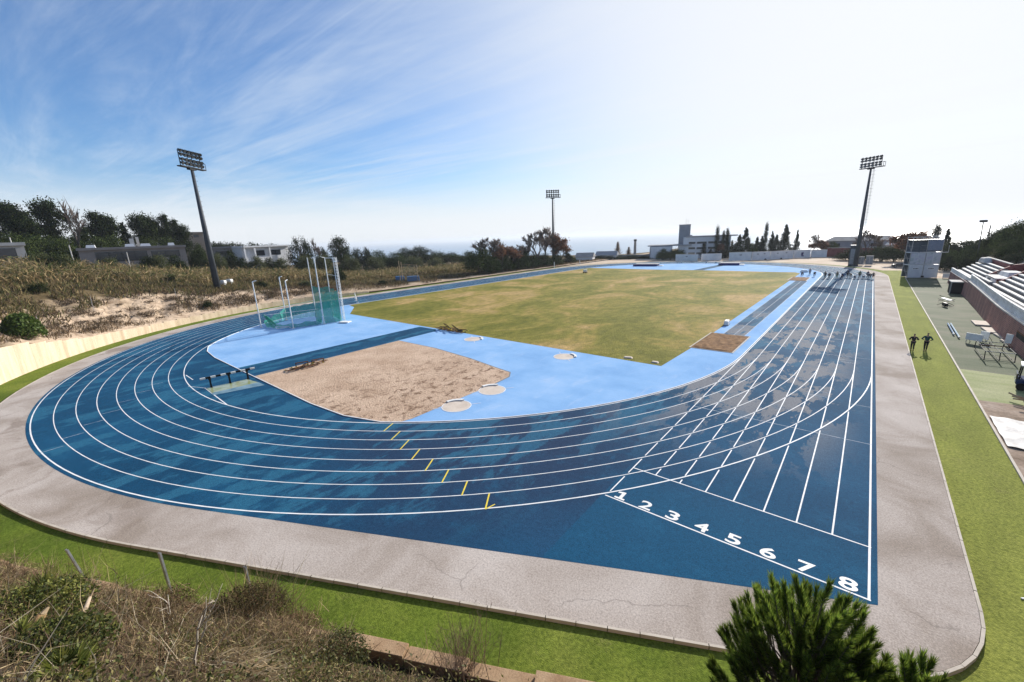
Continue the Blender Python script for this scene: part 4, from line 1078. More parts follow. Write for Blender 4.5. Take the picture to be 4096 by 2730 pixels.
b = MB(); b.box((59.6, 52.2, 2.95), (.2, 6.4, 1.0)); b.box((60.4, 52.2, 3.42), (1.8, 6.4, .14)); b.build('landing', STW, st)
b = MB(); b.box((59.47, 52.8, 2.95), (.04, 2.0, .75)); b.build('gate_grille', LOUV, st)
b = MB(); b.box((61.9, 53.5, 3.8), (2.0, 4.0, .7), .1, taper=.85); b.build('store_cover', STW, st, bevel=.08)
t = thing('white_cloth', 'pale cloth thrown over the upper far end of the terraces', 'cloth', (61.7, 70, 4.3)); b = MB(); b.box((61.4, 71.5, 4.75), (1.3, 3.4, .9), .1, taper=.7); b.build('folds', CONC2, t, bevel=.2)
t = thing('dugout', 'dark dugout with pale roof slab at the foot of the brick wall', 'shelter', (57.0, 58.6, -.12))
b = MB(); b.box((57.0, 59.6, .85), (1.7, 3.3, 1.9)); b.build('body', BLACK, t); b = MB(); b.box((57.0, 59.6, 1.87), (1.95, 3.6, .14)); b.build('roof_slab', CONC2, t); b = MB(); b.bar((56.1, 57.95, -.1), (56.1, 57.95, 1.8), .06, n=6); b.build('pole', CONC2, t)

# loose things on the worn turf
for k, (x, y, w, l, a, lb) in enumerate(((55.95, 28.7, 1.25, 3.0, 0, 'pale slab on the worn turf, farthest of the four along the brick wall'), (56.3, 24.4, 1.3, 3.0, .05, 'pale slab on the worn turf, second farthest along the brick wall'), (56.55, 21.2, .7, 2.6, .1, 'narrow pale slab against the brick wall foot'), (56.5, 18.3, .6, 2.0, .15, 'short pale slab nearest the dark bin by the brick wall'))):
    t = thing('concrete_slab', lb, 'slab', (x, y, -.12), a); b = MB(); b.box((0, 0, .1), (w, l, .16)); b.build('slab', DISC, t, world=False, bevel=.02); b = MB(); b.box((0, l * .2, .01), (w * .9, .2, .1)); b.box((0, -l * .2, .01), (w * .9, .2, .1)); b.build('bearer', WOOD, t, world=False)
def board(x, y, w, h, rz, lb):
    t = thing('white_board', lb, 'board', (x, y, -.12), rz); b = MB(); b.box((0, 0, h / 2 + .3), (w, .06, h)); o = b.build('face', WHITE, t, world=False)
    b = MB()
    for s_ in (-1, 1): b.bar((s_ * w * .4, .0, .3 + h * .6), (s_ * w * .4, .6, 0), .025, n=5); b.bar((s_ * w * .4, 0, .3), (s_ * w * .4, -.1, 0), .025, n=5)
    b.build('leg', STEEL, t, world=False)
board(53.85, 16.6, 1.3, .7, -.6, 'white board on legs at the left end of the metal rack'); board(54.75, 17.8, .8, .8, -.9, 'smaller white board standing behind the metal rack'); board(56.4, 16.6, 1.0, .9, -.7, 'white board tilted against the dark bin by the brick wall')
t = thing('metal_rack', 'low metal tube rack standing on the worn turf', 'rack', (54.4, 12, -.12))
for sx in (53.6, 54.5, 55.4):
    b = MB(); b.bar((sx, 13.9, 0), (sx, 13.7, .75), .035, n=5); b.bar((sx, 9.1, 0), (sx, 9.3, .75), .035, n=5); b.bar((sx, 13.7, .75), (sx, 9.3, .75), .03, n=5); b.bar((sx, 13.9, .05), (sx, 9.1, .05), .03, n=5); b.build('side_frame', DARKM, t)
b = MB()
for y in (9.3, 11.0, 12.2, 13.7): b.bar((53.6, y, .75), (55.4, y, .75), .03, n=5)
b.build('cross_tube', STEEL, t); b = MB(); b.bar((53.5, 11.6, .82), (55.6, 11.8, .82), .05, n=6); b.build('loose_bar', RUST, t)
t = thing('barbell_bench', 'black bench with white top standing alone on the worn turf before the tower', 'bench', (54.4, 43.5, -.12)); b = MB(); b.box((54.5, 45.2, .55), (.42, 2.6, .1), .25); b.build('top', WHITE, t); b = MB()
for q in ((54.2, 42.6), (54.7, 47.0)): b.bar((q[0] - .9, q[1] - .1, 0), (q[0] + .9, q[1] + .1, .9), .035, n=5); b.bar((q[0] + .9, q[1] - .1, 0), (q[0] - .9, q[1] + .1, .9), .035, n=5)
b.build('cross_leg', BLACK, t); b = MB(); b.box((54.05, 41.6, .25), (.3, 1.2, .5), .2); b.build('seat', BLACK, t)
for k, (x, lb) in enumerate(((53.1, 'long pale blue pole lying on the worn turf, the straighter one'), (52.85, 'long blue pole lying left of its paler twin'))):
    t = thing('vault_pole', lb, 'pole', (x, 22.5, -.1)); b = MB(); b.bar((x + .1, 26.6, .06), (x - .05, 18.7 + 1.5 * k, .06), .07, n=6); b.build('shaft', mat('pole_blue', [(.3, .42, .52)] if k == 0 else [(.12, .22, .36)], rough=.5), t)
    b = MB(); b.bar((x - .05, 18.7 + 1.5 * k, .06), (x - .06, 18.3 + 1.5 * k, .06), .09, n=6); b.build('tip', WHITE, t)
t = thing('dark_bin', 'black wheeled container against the brick wall near the frame edge', 'container', (57.2, 14.2, -.12)); b = MB(); b.box((56.95, 14.4, .8), (1.0, 3.0, 1.5), taper=1.08); b.build('tub', BLACK, t, bevel=.06); b = MB(); b.box((56.98, 14.4, 1.6), (1.12, 3.2, .12)); b.build('lid', RUST, t)
# white utility cart at the frame edge
t = thing('utility_cart', 'white topped blue utility cart parked at the edge of the pale turf', 'utility cart', (55.2, 1.3, -.12), -.15)
b = MB(); b.box((.2, 0, .62), (2.6, 1.3, .45)); b.build('body', CLOTH['navy'], t, world=False, bevel=.08)
b = MB(); b.box((.2, .0, 1.85), (2.5, 1.4, .1)); b.build('roof', WHITE, t, world=False, bevel=.03)
b = MB()
for px in (-1.0, 1.35):
    for sy in (-.62, .62): b.bar((px, sy, .8), (px * .96, sy, 1.82), .04, n=5)
b.build('roof_post', DARKM, t, world=False); b = MB(); b.box((-1.12, 0, .95), (.08, 1.2, .5)); b.build('windscreen', GLASS, t, world=False); b = MB(); b.box((.4, 0, 1.0), (.6, 1.1, .35)); b.build('seat', BLACK, t, world=False)
for px in (-.8, 1.1):
    for sy in (-.66, .66): b = MB(); b.bar((px, sy - .1, .28), (px, sy + .1, .28), .28, n=14); b.build('wheel', BLACK, t, world=False)
for sy in (-.45, .45): b = MB(); b.bar((-1.13, sy, .66), (-1.17, sy, .66), .12, n=10); b.build('headlight', WHITE, t, world=False)
for k in range(8):
    t = thing('timber_pole', 'weathered timber pole in the loose pile beside the white tarpaulin', 'pole', (54.2, -2.8, -.1), 0, 'timber poles in the pile'); a = -.9 + .25 * k * rnd.uniform(.6, 1.2)
    c = Vector((54.0 + .12 * k, -2.6 - .3 * k, .15 + .09 * k)); d = Vector((math.cos(a), math.sin(a), .12 * (k % 3 - 1))) * rnd.uniform(.9, 1.6)
    b = MB(); b.bar(c - d, c + d, .06, n=6, w2=.045); b.build('shaft', WOOD, t); b = MB(); b.bar(c + d, c + d * 1.03, .05, n=6); b.build('cut_end', DISC, t)
n = 22; V = []
for j in range(n + 1):
    for i in range(n + 1):
        u, v = i / n, j / n; x = 51.75 + 3.4 * u; y = -11.4 + 4.9 * v - .3 * u
        V.append((x, y, -.09 + .022 * (math.sin(u * 23 + v * 9) + math.sin(u * 7 - v * 19) + 2) + .045 * rnd.random() * (0 < i < n and 0 < j < n)))
b = MB(); b.add(V, [(j * (n + 1) + i, j * (n + 1) + i + 1, (j + 1) * (n + 1) + i + 1, (j + 1) * (n + 1) + i) for j in range(n) for i in range(n)]); o = b.build('tarpaulin', TARP, smooth=True); tag(o, 'wrinkled white tarpaulin spread on the bare earth by the turf kerb', 'tarpaulin')
for x, y in ((50.0, -25.2), (50.9, -26.9), (50.3, -21.7)):
    t = tag(MB().build('x', WHITE), '', None) if False else None
for (x, y, rz, lb) in ((49.9, -25.3, .6, 'scrap of white paper on the turf, the one nearer the path corner'), (50.75, -27.0, 1.6, 'scrap of white paper on the turf towards the frame corner')):
    b = MB(); b.box((x, y, -.105), (.13, .05, .03), rz); o = b.build('paper_scrap', WHITE); tag(o, lb, 'litter')

# ------------------------------------------------------------------ far wall, school, houses
secs = [((-17.9, 134.4), (-9.1, 134.6), 2.6, 'white wall section, farthest left, in front of the school'), ((-8.6, 138.0), (-1.4, 140.2), 2.6, 'ribbed white wall section between two dark gaps'), ((2.1, 137.4), (9.3, 141.0), 3.1, 'plain white wall section right of the wide dark gap'),
        ((9.4, 142.0), (14.7, 146.5), 3.0, 'white wall section with two small vents, under the tallest thin cypress'), ((14.9, 146.5), (21.5, 154.3), 3.0, 'white wall section with two vents and a black smudge low down'), ((21.6, 155.9), (26.6, 159.9), 2.9, 'white wall section bearing a dark red emblem'), ((26.7, 161.0), (31.7, 163.3), 2.7, 'plain white wall section, last before the red wall')]
for k, (p, q, h, lb) in enumerate(secs):
    a = Vector(p); c = Vector(q); rz = math.atan2(c.y - a.y, c.x - a.x); L = (c - a).length; m_ = (a + c) / 2
    t = thing('wall_section', lb, 'wall', (m_.x, m_.y, -.2), rz, 'sections of the white wall')
    b = MB(); b.box((0, .2, h / 2 + .1), (L, .35, h + .1))
    if k == 1:
        for i in range(14): b.box((-L / 2 + (i + .5) * L / 14, 0, h / 2), (.18, .1, h - .2))
    b.build('panel', WALLW, t, world=False); b = MB(); b.box((0, .2, h + .2), (L + .1, .5, .12)); b.build('coping', CONC2, t, world=False)
    b = MB()
    if k in (3, 4):
        for x in (-L * .2, L * .18): b.box((x, 0, h * .78), (.7, .08, .18))
        b.build('vent', DARKM, t, world=False)
        b = MB(); b.box((L * .25 if k == 3 else -.3, -.0, .25), (.9, .3, .45), taper=.5); b.build('stain', DARKM, t, world=False)
    elif k == 5:
        for (x, z, w, hh) in ((0, 1.9, .9, .5), (-.1, 1.35, .7, .6), (.15, .8, .9, .35)): b.box((x, 0, z), (w, .06, hh))
        b.build('emblem', CLOTH['purple'], t, world=False)
    elif k in (0, 2):
        b.box((.1, 0, h * .72), (.8, .06, .25)); b.build('vent', DARKM, t, world=False)
t = thing('brick_boundary_wall', 'long dark red boundary wall behind the sandy yard', 'wall', (42, 163.5, -.2), -.12); b = MB(); b.box((0, 0, 1.7), (21, .4, 3.4)); b.build('brickwork', MAROON, t, world=False); b = MB(); b.box((0, 0, 3.46), (21.2, .6, .12)); b.build('coping', CONC, t, world=False)
b = MB()
for i in range(6): b.box((-9.5 + 3.8 * i, -.28, 1.75), (.5, .2, 3.5))
b.build('pilaster', MAROON, t, world=False)
t = thing('dark_hedge_wall', 'low dark wall running behind the far bend left of the school', 'wall', (-42, 152, -.2), .2); b = MB(); b.box((0, 0, .8), (46, .4, 1.8)); b.build('masonry', CONC, t, world=False); b = MB(); b.box((0, 0, 1.76), (46.1, .5, .1)); b.build('coping', CONC2, t, world=False)

def building(name, label, c, rz, group=None): return thing(name, label, 'building', c, rz, group)
LIT = mat('grey_render', [(.58, .59, .6), (.68, .69, .7)], scale=.3, rough=.9); GREYB = mat('dark_render', [(.22, .23, .25), (.29, .3, .32)], scale=.3, rough=.9)
# school: wing, tower, main block
t = building('school_building', 'grey school with a square tower and ribbon windows behind the white wall', (-22, 160, -1.5), .325)
b = MB(); b.box((-11, -2, 3.4), (9.5, 10, 6.8)); b.build('wing', LIT, t, world=False)
b = MB(); b.box((-15.75, -1, 3.4), (.6, 12, 6.8)); b.box((-7.5, 0, 7.2), (19, 14, .45)); b.build('wing_roof', GREYB, t, world=False)
b = MB(); b.box((-1.2, 3, 8.0), (5.0, 5.0, 16.2)); b.build('tower', GREYB, t, world=False)
b = MB(); b.box((-1.2, 3, 16.25), (5.2, 5.2, .3)); b.bar((-.8, 3, 16.3), (-.8, 3, 19), .05, n=5); b.bar((.1, 3, 16.3), (.1, 3, 18.4), .04, n=5); b.build('tower_cap', CONC, t, world=False)
b = MB(); b.box((8.2, 0, 5.3), (19.5, 12, 10.6)); mb = b.build('main_block', LIT, t, world=False)
b = MB(); b.box((10.0, 0, 10.85), (21, 13, .5)); b.box((1.4, 0, 11.2), (1.6, 3, .6)); b.build('roof', GREYB, t, world=False)
for z in (3.4, 5.7, 8.1):
    for x, w in ((2.2, 2.8), (6.2, 4.0), (10.6, 3.4), (14.6, 3.4)):
        b = MB(); b.box((x, -6.02, z), (w, .12, .85)); f = b.build('window', GLASS, t, world=False)
        b = MB(); b.box((x, -6.05, z - .5), (w + .2, .25, .1)); b.build('sill', WALLW, f, world=False)
b = MB(); b.box((-2.4, -5.4, 4.2), (2.2, .4, 6.5)); b.box((-2.4, -5.7, 4.2), (1.9, .1, .5)); b.build('stair_panel', WALLW, t, world=False)
b = MB(); b.box((-8.5, -7.4, 1.2), (7.5, 3, 2.2)); b.build('annex', WALLW, t, world=False)
t = thing('chimney_stack', 'slim brick chimney far beyond the field, left of the school', 'chimney', (-58.2, 183.6, -3)); b = MB(); b.bar((0, 0, 0), (0, 0, 10.4), .9, n=10, w2=.65); b.build('shaft', CONC, t, world=False); b = MB(); b.bar((0, 0, 10.4), (0, 0, 11.4), .85, n=10); b.build('crown', DARKM, t, world=False)
for (c, rz, w, lb) in (((-60.04,132.03,1.89), .35, 8, 'white house with sloping roof seen past the bare trees'), ((-55.79,145.85,1.08), .3, 10, 'low pale house under a dark roof far across the field')):
    t = building('far_house', lb, (c[0], c[1], -2.5), rz); b = MB(); b.box((0, 0, 2.2), (w, 7, 4.4)); b.build('wall', WALLW, t, world=False)
    b = MB(); b.add([(-w / 2 - .4, -4, 4.3), (w / 2 + .4, -4, 4.3), (w / 2 + .4, 4, 4.3), (-w / 2 - .4, 4, 4.3), (-w / 2 - .2, 0, 6.2), (w / 2 + .2, 0, 6.2)], [(0, 1, 5, 4), (2, 3, 4, 5), (0, 4, 3), (1, 2, 5), (3, 2, 1, 0)]); b.build('roof', CONC if w == 8 else GREYB, t, world=False)
    for x in (-w * .28, w * .22): b = MB(); b.box((x, -3.52, 2.4), (1.5, .1, 1.3)); b.build('window', GLASS, t, world=False)
t = building('far_house', 'low dark roofed house behind the red boundary wall', (41, 185, -1), -.1); b = MB(); b.box((0, 0, 3), (22, 9, 7)); b.build('wall', GREYB, t, world=False); b = MB(); b.add([(-11.5, -5, 6.5), (11.5, -5, 6.5), (11.5, 5, 6.5), (-11.5, 5, 6.5), (-9, 0, 8.2), (9, 0, 8.2)], [(0, 1, 5, 4), (2, 3, 4, 5), (0, 4, 3), (1, 2, 5), (3, 2, 1, 0)]); b.build('roof', CONC, t, world=False)
for x in (-7, -1, 5): b = MB(); b.box((x, -4.52, 4.8), (2, .1, 1.2)); b.build('window', GLASS, t, world=False)
t = building('far_house', 'pale house half hidden by trees behind the scaffold tower', (57, 172, -.5), -.25); b = MB(); b.box((0, 0, 2.2), (14, 8, 4.6)); b.build('wall', CONC2, t, world=False); b = MB(); b.add([(-7.5, -4.6, 4.4), (7.5, -4.6, 4.4), (7.5, 4.6, 4.4), (-7.5, 4.6, 4.4), (-7, 0, 6), (7, 0, 6)], [(0, 1, 5, 4), (2, 3, 4, 5), (0, 4, 3), (1, 2, 5), (3, 2, 1, 0)]); b.build('roof', GREYB, t, world=False)
for x in (-4, 1, 4.6): b = MB(); b.box((x, -4.03, 2.5), (1.5, .1, 1.2)); b.build('window', GLASS, t, world=False)

def flathouse(lb, c, rz, w, h, m, wins, roofm=None, dep=9, z0=None):
    """single storey flat roofed house, front face at local y=0; c is the top middle of the front"""
    t = building('flat_roofed_house', lb, (c[0], c[1], c[2] - h), rz)
    b = MB(); b.box((0, dep / 2, h / 2 - 1.5), (w, dep, h + 3 - .6)); b.build('wall', m, t, world=False)
    b = MB(); b.box((0, dep / 2 - .25, h - .3), (w + .5, dep + .6, .6)); b.build('roof_slab', roofm or m, t, world=False)
    for x, ww, z, hh in wins:
        b = MB(); b.box((x, -.03, z), (ww, .12, hh)); f = b.build('window', GLASS, t, world=False)
        b = MB()
        for k in range(1, max(2, int(ww / 2.2))): b.box((x - ww / 2 + ww * k / max(2, int(ww / 2.2)), -.1, z), (.12, .06, hh))
        b.build('frame', DARKM, f, world=False)
    return t
HR = mat('shaded_render', [(.24, .215, .20), (.30, .27, .25)], scale=.3, rough=.9)  # shade of white walls put into the colour as taupe
flathouse('pale concrete house with a wide dark window at the left edge', (-83.56,-45.62,14.76), -4.711, 7.8, 4.4, CONC2, [(.4, 4.6, 2.2, 2.3)], dep=5)
t2 = flathouse('long low house coloured taupe for shade, with two ribbon windows below the pines', (-100.01,-23.14,13.45), 1.426 + .0, 20.3, 4.6, HR, [(-2.6, 9.6, 2.3, 2.4), (5.9, 5.8, 2.5, 1.7)], dep=9)
for x, w, lb in ((-8, 1.8, ''), (-.8, 2.0, ''), (2.3, 2.2, ''), (7.6, 1.4, '')):
    b = MB(); b.box((x, 4, 4.95), (w, 2.2, .7), taper=.8); b.build('skylight', WALLW, t2, world=False)
b = MB(); b.box((-.2, 6, 5.6), (.9, .9, 2.2)); b.box((1.0, 7, 5.8), (.6, .6, 2.6)); b.build('chimney', CONC2, t2, world=False)
flathouse('grey house front left of the white house beyond the reeds', (-134.38,6.82,12.75), 1.291, 11, 4.6, HR, [(-1.5, 4, 2.4, 1.2)], dep=8)
t3 = flathouse('white flat roofed house with an open porch beyond the reeds', (-128.77,17.75,12.62), 1.226 + .5, 17.2, 5.2, WALLW, [(-2.6, 3.6, 2.6, 1.9), (3.2, 4.0, 2.6, 1.9)], dep=8)
for x in (-8.3, -4.8, .5, 8.3): b = MB(); b.box((x, -1.2, 1.2), (.5, .5, 6.4)); b.build('porch_pillar', WALLW, t3, world=False)
b = MB(); b.box((0, -.75, 4.95), (17.1, 1.6, .5)); b.build('porch_beam', WALLW, t3, world=False)
flathouse('square brown tower house behind the pines by the left mast', (-160.09,3.27,18.73), 1.346, 7.5, 12, mat('brown_render', [(.34, .27, .21)], rough=.9), [(1.5, 1.6, 10.5, 1.0)], dep=7)
for (u, c, h, lb) in ((0, (-79.44,-27.62,11.67), 5.0, 'thin grey lamp post leaning in front of the shaded house gap'), (0, (-73.29,-36.32,13.34), 5.2, 'thin pale pole in the scrub between the two left houses'), (0, (-83.56,-43.17,15.24), 4, 'thin pale pole behind the house at the left edge')):
    t = thing('utility_pole', lb, 'pole', (c[0], c[1], c[2] - h)); b = MB(); b.bar((0, 0, -1), (0, 0, h + .5), .09, n=6); b.build('shaft', CONC2, t, world=False); b = MB(); b.box((0, 0, h + .5), (.5, .15, .1)); b.build('head', STEEL, t, world=False)
# street lamp and utility pole over the stands
p = (63.33,96.38,11.58); q = (63.74,96.33,4.13)
t = thing('street_lamp', 'tall street lamp with a dark head behind the grandstand', 'street lamp', (q[0], q[1], flat_z(q[0], q[1]))); b = MB(); b.bar((q[0], q[1], flat_z(q[0], q[1])), (p[0], p[1], p[2]), .14, n=8, w2=.09); b.build('pole', STEELMAST, t); b = MB(); b.box((p[0], p[1], p[2] + .1), (1.2, .6, .5)); b.build('lamp_head', DARKM, t)
p = (65.69,104.13,10.69); q = (65.55,104.15,6.52)
t = thing('power_pole', 'power pole with a cross arm behind the grandstand trees', 'power pole', (q[0], q[1], flat_z(q[0], q[1]))); b = MB(); b.bar((q[0], q[1], flat_z(q[0], q[1])), (p[0], p[1], p[2]), .13, n=6); b.build('pole', CONC, t); b = MB(); b.bar((p[0] - 1.4, p[1], p[2] - 1.6), (p[0] + 1.4, p[1], p[2] - 1.5), .06, n=5); b.build('cross_arm', CONC, t)

# ------------------------------------------------------------------ vegetation
ORD = 'first second third fourth fifth sixth seventh eighth ninth tenth eleventh twelfth thirteenth fourteenth fifteenth sixteenth seventeenth eighteenth nineteenth twentieth'.split() + ['twenty-first', 'twenty-second', 'twenty-third', 'twenty-fourth', 'twenty-fifth', 'twenty-sixth', 'twenty-seventh', 'twenty-eighth', 'twenty-ninth', 'thirtieth', 'thirty-first', 'thirty-second', 'thirty-third', 'thirty-fourth', 'thirty-fifth']
PINE_D = [(.015, .025, .009), (.025, .038, .012), (.045, .06, .018), (.012, .018, .009)]
CYP_D = [(.010, .018, .009), (.016, .026, .012), (.022, .034, .014)]
RUSTC = [(.20, .085, .05), (.26, .12, .07), (.15, .07, .045), (.12, .08, .05)]
OLIVE = [(.05, .065, .02), (.075, .085, .028), (.10, .10, .035), (.035, .05, .018)]
STRAW = [(.34, .25, .13), (.27, .19, .09), (.20, .15, .07), (.13, .13, .05), (.42, .32, .18)]

def proto(name, seed):
    """unit-height tree prototypes: Empty > trunk, crown"""
    r = np.random.default_rng(seed); rr = random.Random(seed)
    root = link(bpy.data.objects.new(name, None)); b = MB(); S = Soup(); bark = BARK; crown_mat = FARL; cname = 'crown'
    def clump(c, rad, n, size, cols, flat=.7, var=.3):
        p = r.normal(size=(n, 3)) * np.array([1, 1, flat]) * .5 * rad + np.array(c)
        V, q = leaves(p, size * (.7 + .6 * r.random(n)), r); k = .75 + .5 * r.random()
        S.add(V, q, None, pick(cols, n, r, var) * k)
    def limb(p, q, w0, w1):
        m = Vector(p).lerp(Vector(q), .5) + Vector((rr.uniform(-.03, .03), rr.uniform(-.03, .03), .01)); b.tube([p, m, q], [w0, (w0 + w1) / 2, w1], n=5)
    if name == 'pine_tree':
        b.tube([(0, 0, -.05), (.02, .01, .4), (-.01, .02, .9)], [.026, .02, .006], n=6)
        for i in range(34):
            z = .3 + .68 * rr.random() ** .8; env = (.30 if z < .6 else .30 * (1.05 - z) / .45 + .05) * rr.uniform(.35, 1.15); a = rr.uniform(0, 2 * PI)
            c = (env * math.cos(a), env * math.sin(a), z + rr.uniform(-.03, .03)); limb((0, .01, z - .12), c, .008, .003); clump(c, .15 * rr.uniform(.6, 1.25), 190, .021, PINE_D)
        for i in range(10): clump((rr.uniform(-.12, .12), rr.uniform(-.12, .12), rr.uniform(.5, .9)), .16, 110, .021, PINE_D)
    elif name == 'stone_pine':
        b.tube([(0, 0, -.05), (.02, 0, .35), (0, 0, .7)], [.04, .03, .012], n=6)
        for i in range(46):
            a = rr.uniform(0, 2 * PI); t = math.sqrt(rr.random()); c = (.52 * t * math.cos(a), .52 * t * math.sin(a), .30 + .34 * rr.uniform(-.7, 1.9) * math.sqrt(max(0, 1 - t * t))); limb((0, 0, .3), c, .012, .004); clump(c, .17, 170, .024, PINE_D, .6)
    elif name == 'cypress_tree':
        b.tube([(0, 0, -.03), (0, 0, .9)], [.016, .004], n=5)
        for i in range(60):
            z = .04 + .96 * i / 60; e = .085 * min(1, (z + .02) * 5) * min(1, (1.03 - z) * 1.5) * rr.uniform(.5, 1.1); a = rr.uniform(0, 2 * PI); clump((e * math.cos(a), e * math.sin(a), z), .07, 70, .016, CYP_D, 1.5)
    elif name == 'conifer_tree':
        b.tube([(0, 0, -.03), (0, 0, .95)], [.02, .004], n=5)
        for i in range(64):
            z = .05 + .93 * (i / 64) ** 1.1; e = .24 * (1.0 - z) ** 1.15 * rr.uniform(.3, 1.1) + .012; a = rr.uniform(0, 2 * PI); clump((e * math.cos(a), e * math.sin(a), z), .11 * (1.08 - z), 110, .018, CYP_D, 1.2)
    elif name in ('bare_tree', 'rust_tree', 'dead_tree'):
        tw = []
        def grow_b(p, d, L, w, lv):
            q = p + d * L; b.tube([p, p + d * L * .5 + Vector((rr.uniform(-.1, .1), rr.uniform(-.1, .1), 0)) * L * .3, q], [w, w * .8, w * .6], n=5 if lv < 2 else 4)
            if lv >= (4 if name != 'dead_tree' else 3):
                for _ in range(5): tw.append((q.lerp(p, rr.random() * .8), (d + Vector((rr.uniform(-1, 1), rr.uniform(-1, 1), rr.uniform(-.3, .9))) * .8).normalized(), L * rr.uniform(.6, 1.2)))
                return
            for _ in range(3 if lv else (5 if name != 'dead_tree' else 4)):
                nd = (d + Vector((rr.uniform(-1, 1), rr.uniform(-1, 1), rr.uniform(-.15, .7))) * (.75 if name != 'dead_tree' else .95)).normalized(); grow_b(p.lerp(q, rr.uniform(.55, 1)), nd, L * rr.uniform(.55, .78), w * .55, lv + 1)
        grow_b(Vector((0, 0, -.03)), Vector((0, 0, 1)), .34, .022, 0)
        B = np.array([t[0] for t in tw]); D = np.array([t[1] for t in tw]); L = np.array([t[2] for t in tw])
        V, q, t3 = blades(B, D, L, .010 if name == 'dead_tree' else .013, r.normal(size=(len(B), 3)) * .15, r); S.add(V, q, t3, pick([(.13, .10, .085), (.17, .13, .11), (.10, .085, .075)], len(B), r))
        if name == 'rust_tree':
            k = np.repeat(B + D * L[:, None] * .6, 7, axis=0); k = k + r.normal(size=k.shape) * .04
            V, q = leaves(k, .026 * (.6 + .8 * r.random(len(k))), r); S.add(V, q, None, pick(RUSTC, len(k), r))
        crown_mat = DRY; cname = 'branches' if name != 'rust_tree' else 'crown'; bark = mat('grey_bark', [(.10, .082, .07), (.16, .13, .115)], scale=3, rough=.95)
    elif name == 'poplar_tree':
        b.tube([(0, 0, -.03), (0, 0, .9)], [.02, .004], n=5)
        n = 500; z = r.random(n) ** .8; B = np.stack([r.normal(size=n) * .01, r.normal(size=n) * .01, z * .9], 1); D = np.stack([r.normal(size=n), r.normal(size=n), 2.6 + 0 * z], 1)
        V, q, t3 = blades(B, D, .26 * (1.1 - z), .012, None, r); S.add(V, q, t3, pick([(.2, .15, .11), (.26, .2, .15)], n, r)); crown_mat = DRY; cname = 'branches'
    else:  # bush
        for i in range(5): b.tube([(0, 0, -.1), (rr.uniform(-.3, .3), rr.uniform(-.3, .3), .6)], [.03, .01], n=4)
        for i in range(40):
            a = rr.uniform(0, 2 * PI); t = rr.random() ** .5; c = (.55 * t * math.cos(a), .55 * t * math.sin(a), .12 + .78 * math.sqrt(max(.02, 1 - t * t)) * rr.uniform(.35, 1.05)); clump(c, .24, 170, .03, {'green_shrub': OLIVE, 'dark_shrub': PINE_D, 'leafy_tree': [(.03, .045, .014), (.05, .07, .02), (.075, .095, .028)]}[name])
        crown_mat = LEAF if name == 'green_shrub' else FARL; cname = 'foliage'
    A = np.concatenate(S.V); zt = float(np.percentile(A[:, 2], 99.7)); rad = float(np.percentile(np.hypot(A[:, 0], A[:, 1]), 98))
    k3 = np.array([.5 / rad, .5 / rad, 1 / zt]); S.V = [q * k3 for q in S.V]; b.v = [(q[0] * .5 / rad, q[1] * .5 / rad, q[2] / zt) for q in b.v]
    b.build('trunk' if name not in ('green_shrub', 'dark_shrub') else 'stems', bark, root, world=False)
    S.build(cname, crown_mat, root, world=False)
    return root

PROTO = {}
def tree(kind, x, y, z, h, w, label, cat, group=None):
    """h metres tall, w metres wide crown"""
    lst = PROTO.setdefault(kind, [])
    if len(lst) < 3:
        t = proto(kind, 40 + 17 * len(lst) + len(kind)); lst.append(t)
    else: t = copy_tree(rnd.choice(lst))
    t.location = (x, y, z); t.rotation_euler = (0, 0, rnd.uniform(0, 6.28)); t.scale = (w, w, h)
    for q in ('label', 'category', 'group'):
        if q in t: del t[q]
    return tag(t, label, cat, group)
def ground_z(x, y): return bank_at(x, y)
def trees(lst, group, fmt, cat='tree'):
    for i, (kind, p, w, lab) in enumerate(lst):
        z = ground_z(p[0], p[1]) - .2; h = max(1.5, p[2] - z)
        tree(kind, p[0], p[1], z, h, w, lab or fmt.format(ORD[i % len(ORD)]), cat, group)

# pines behind the long low house, left to right
trees([('pine_tree', (-127.55,-42.21,25.97), 9.4, None), ('pine_tree', (-123.52,-40.70,24.46), 7.9, None), ('pine_tree', (-120.49,-39.51,21.25), 5.8, None), ('pine_tree', (-127.31,-35.05,26.77), 8.6, None), ('leafy_tree', (-115.48,-39.08,17.16), 7.9, None), ('leafy_tree', (-120.36,-36.15,17.26), 7.2, None), ('leafy_tree', (-125.09,-31.64,17.32), 6.5, None), ('pine_tree', (-126.92,-29.47,19.34), 5.8, None),
       ('pine_tree', (-130.57,-25.68,23.73), 7.9, None), ('pine_tree', (-131.35,-23.63,23.08), 7.9, None), ('leafy_tree', (-122.31,-23.85,17.07), 6.5, None), ('conifer_tree', (-131.88,-19.91,20.89), 7.2, None), ('pine_tree', (-133.24,-15.53,23.70), 7.9, None), ('pine_tree', (-134.79,-12.71,22.91), 7.2, None), ('pine_tree', (-134.18,-9.41,23.59), 5.0, None), ('pine_tree', (-135.72,-6.94,22.07), 5.8, None), ('pine_tree', (-135.35,-5.20,20.66), 6.5, None), ('leafy_tree', (-125.23,-16.15,16.63), 7.2, None), ('leafy_tree', (-126.29,-10.79,16.28), 7.2, None), ('leafy_tree', (-119.75,-28.03,16.50), 7.2, None), ('leafy_tree', (-105.55,-42.87,17.39), 7.9, None), ('leafy_tree', (-110.29,-35.16,16.08), 7.2, None), ('leafy_tree', (-128.71,-3.08,14.06), 5.0, None), ('pine_tree', (-127.28,-34.47,18.82), 5.0, None)],
      'trees behind the left houses', 'dark tree in the wood behind the left houses, {} counted from the left edge')
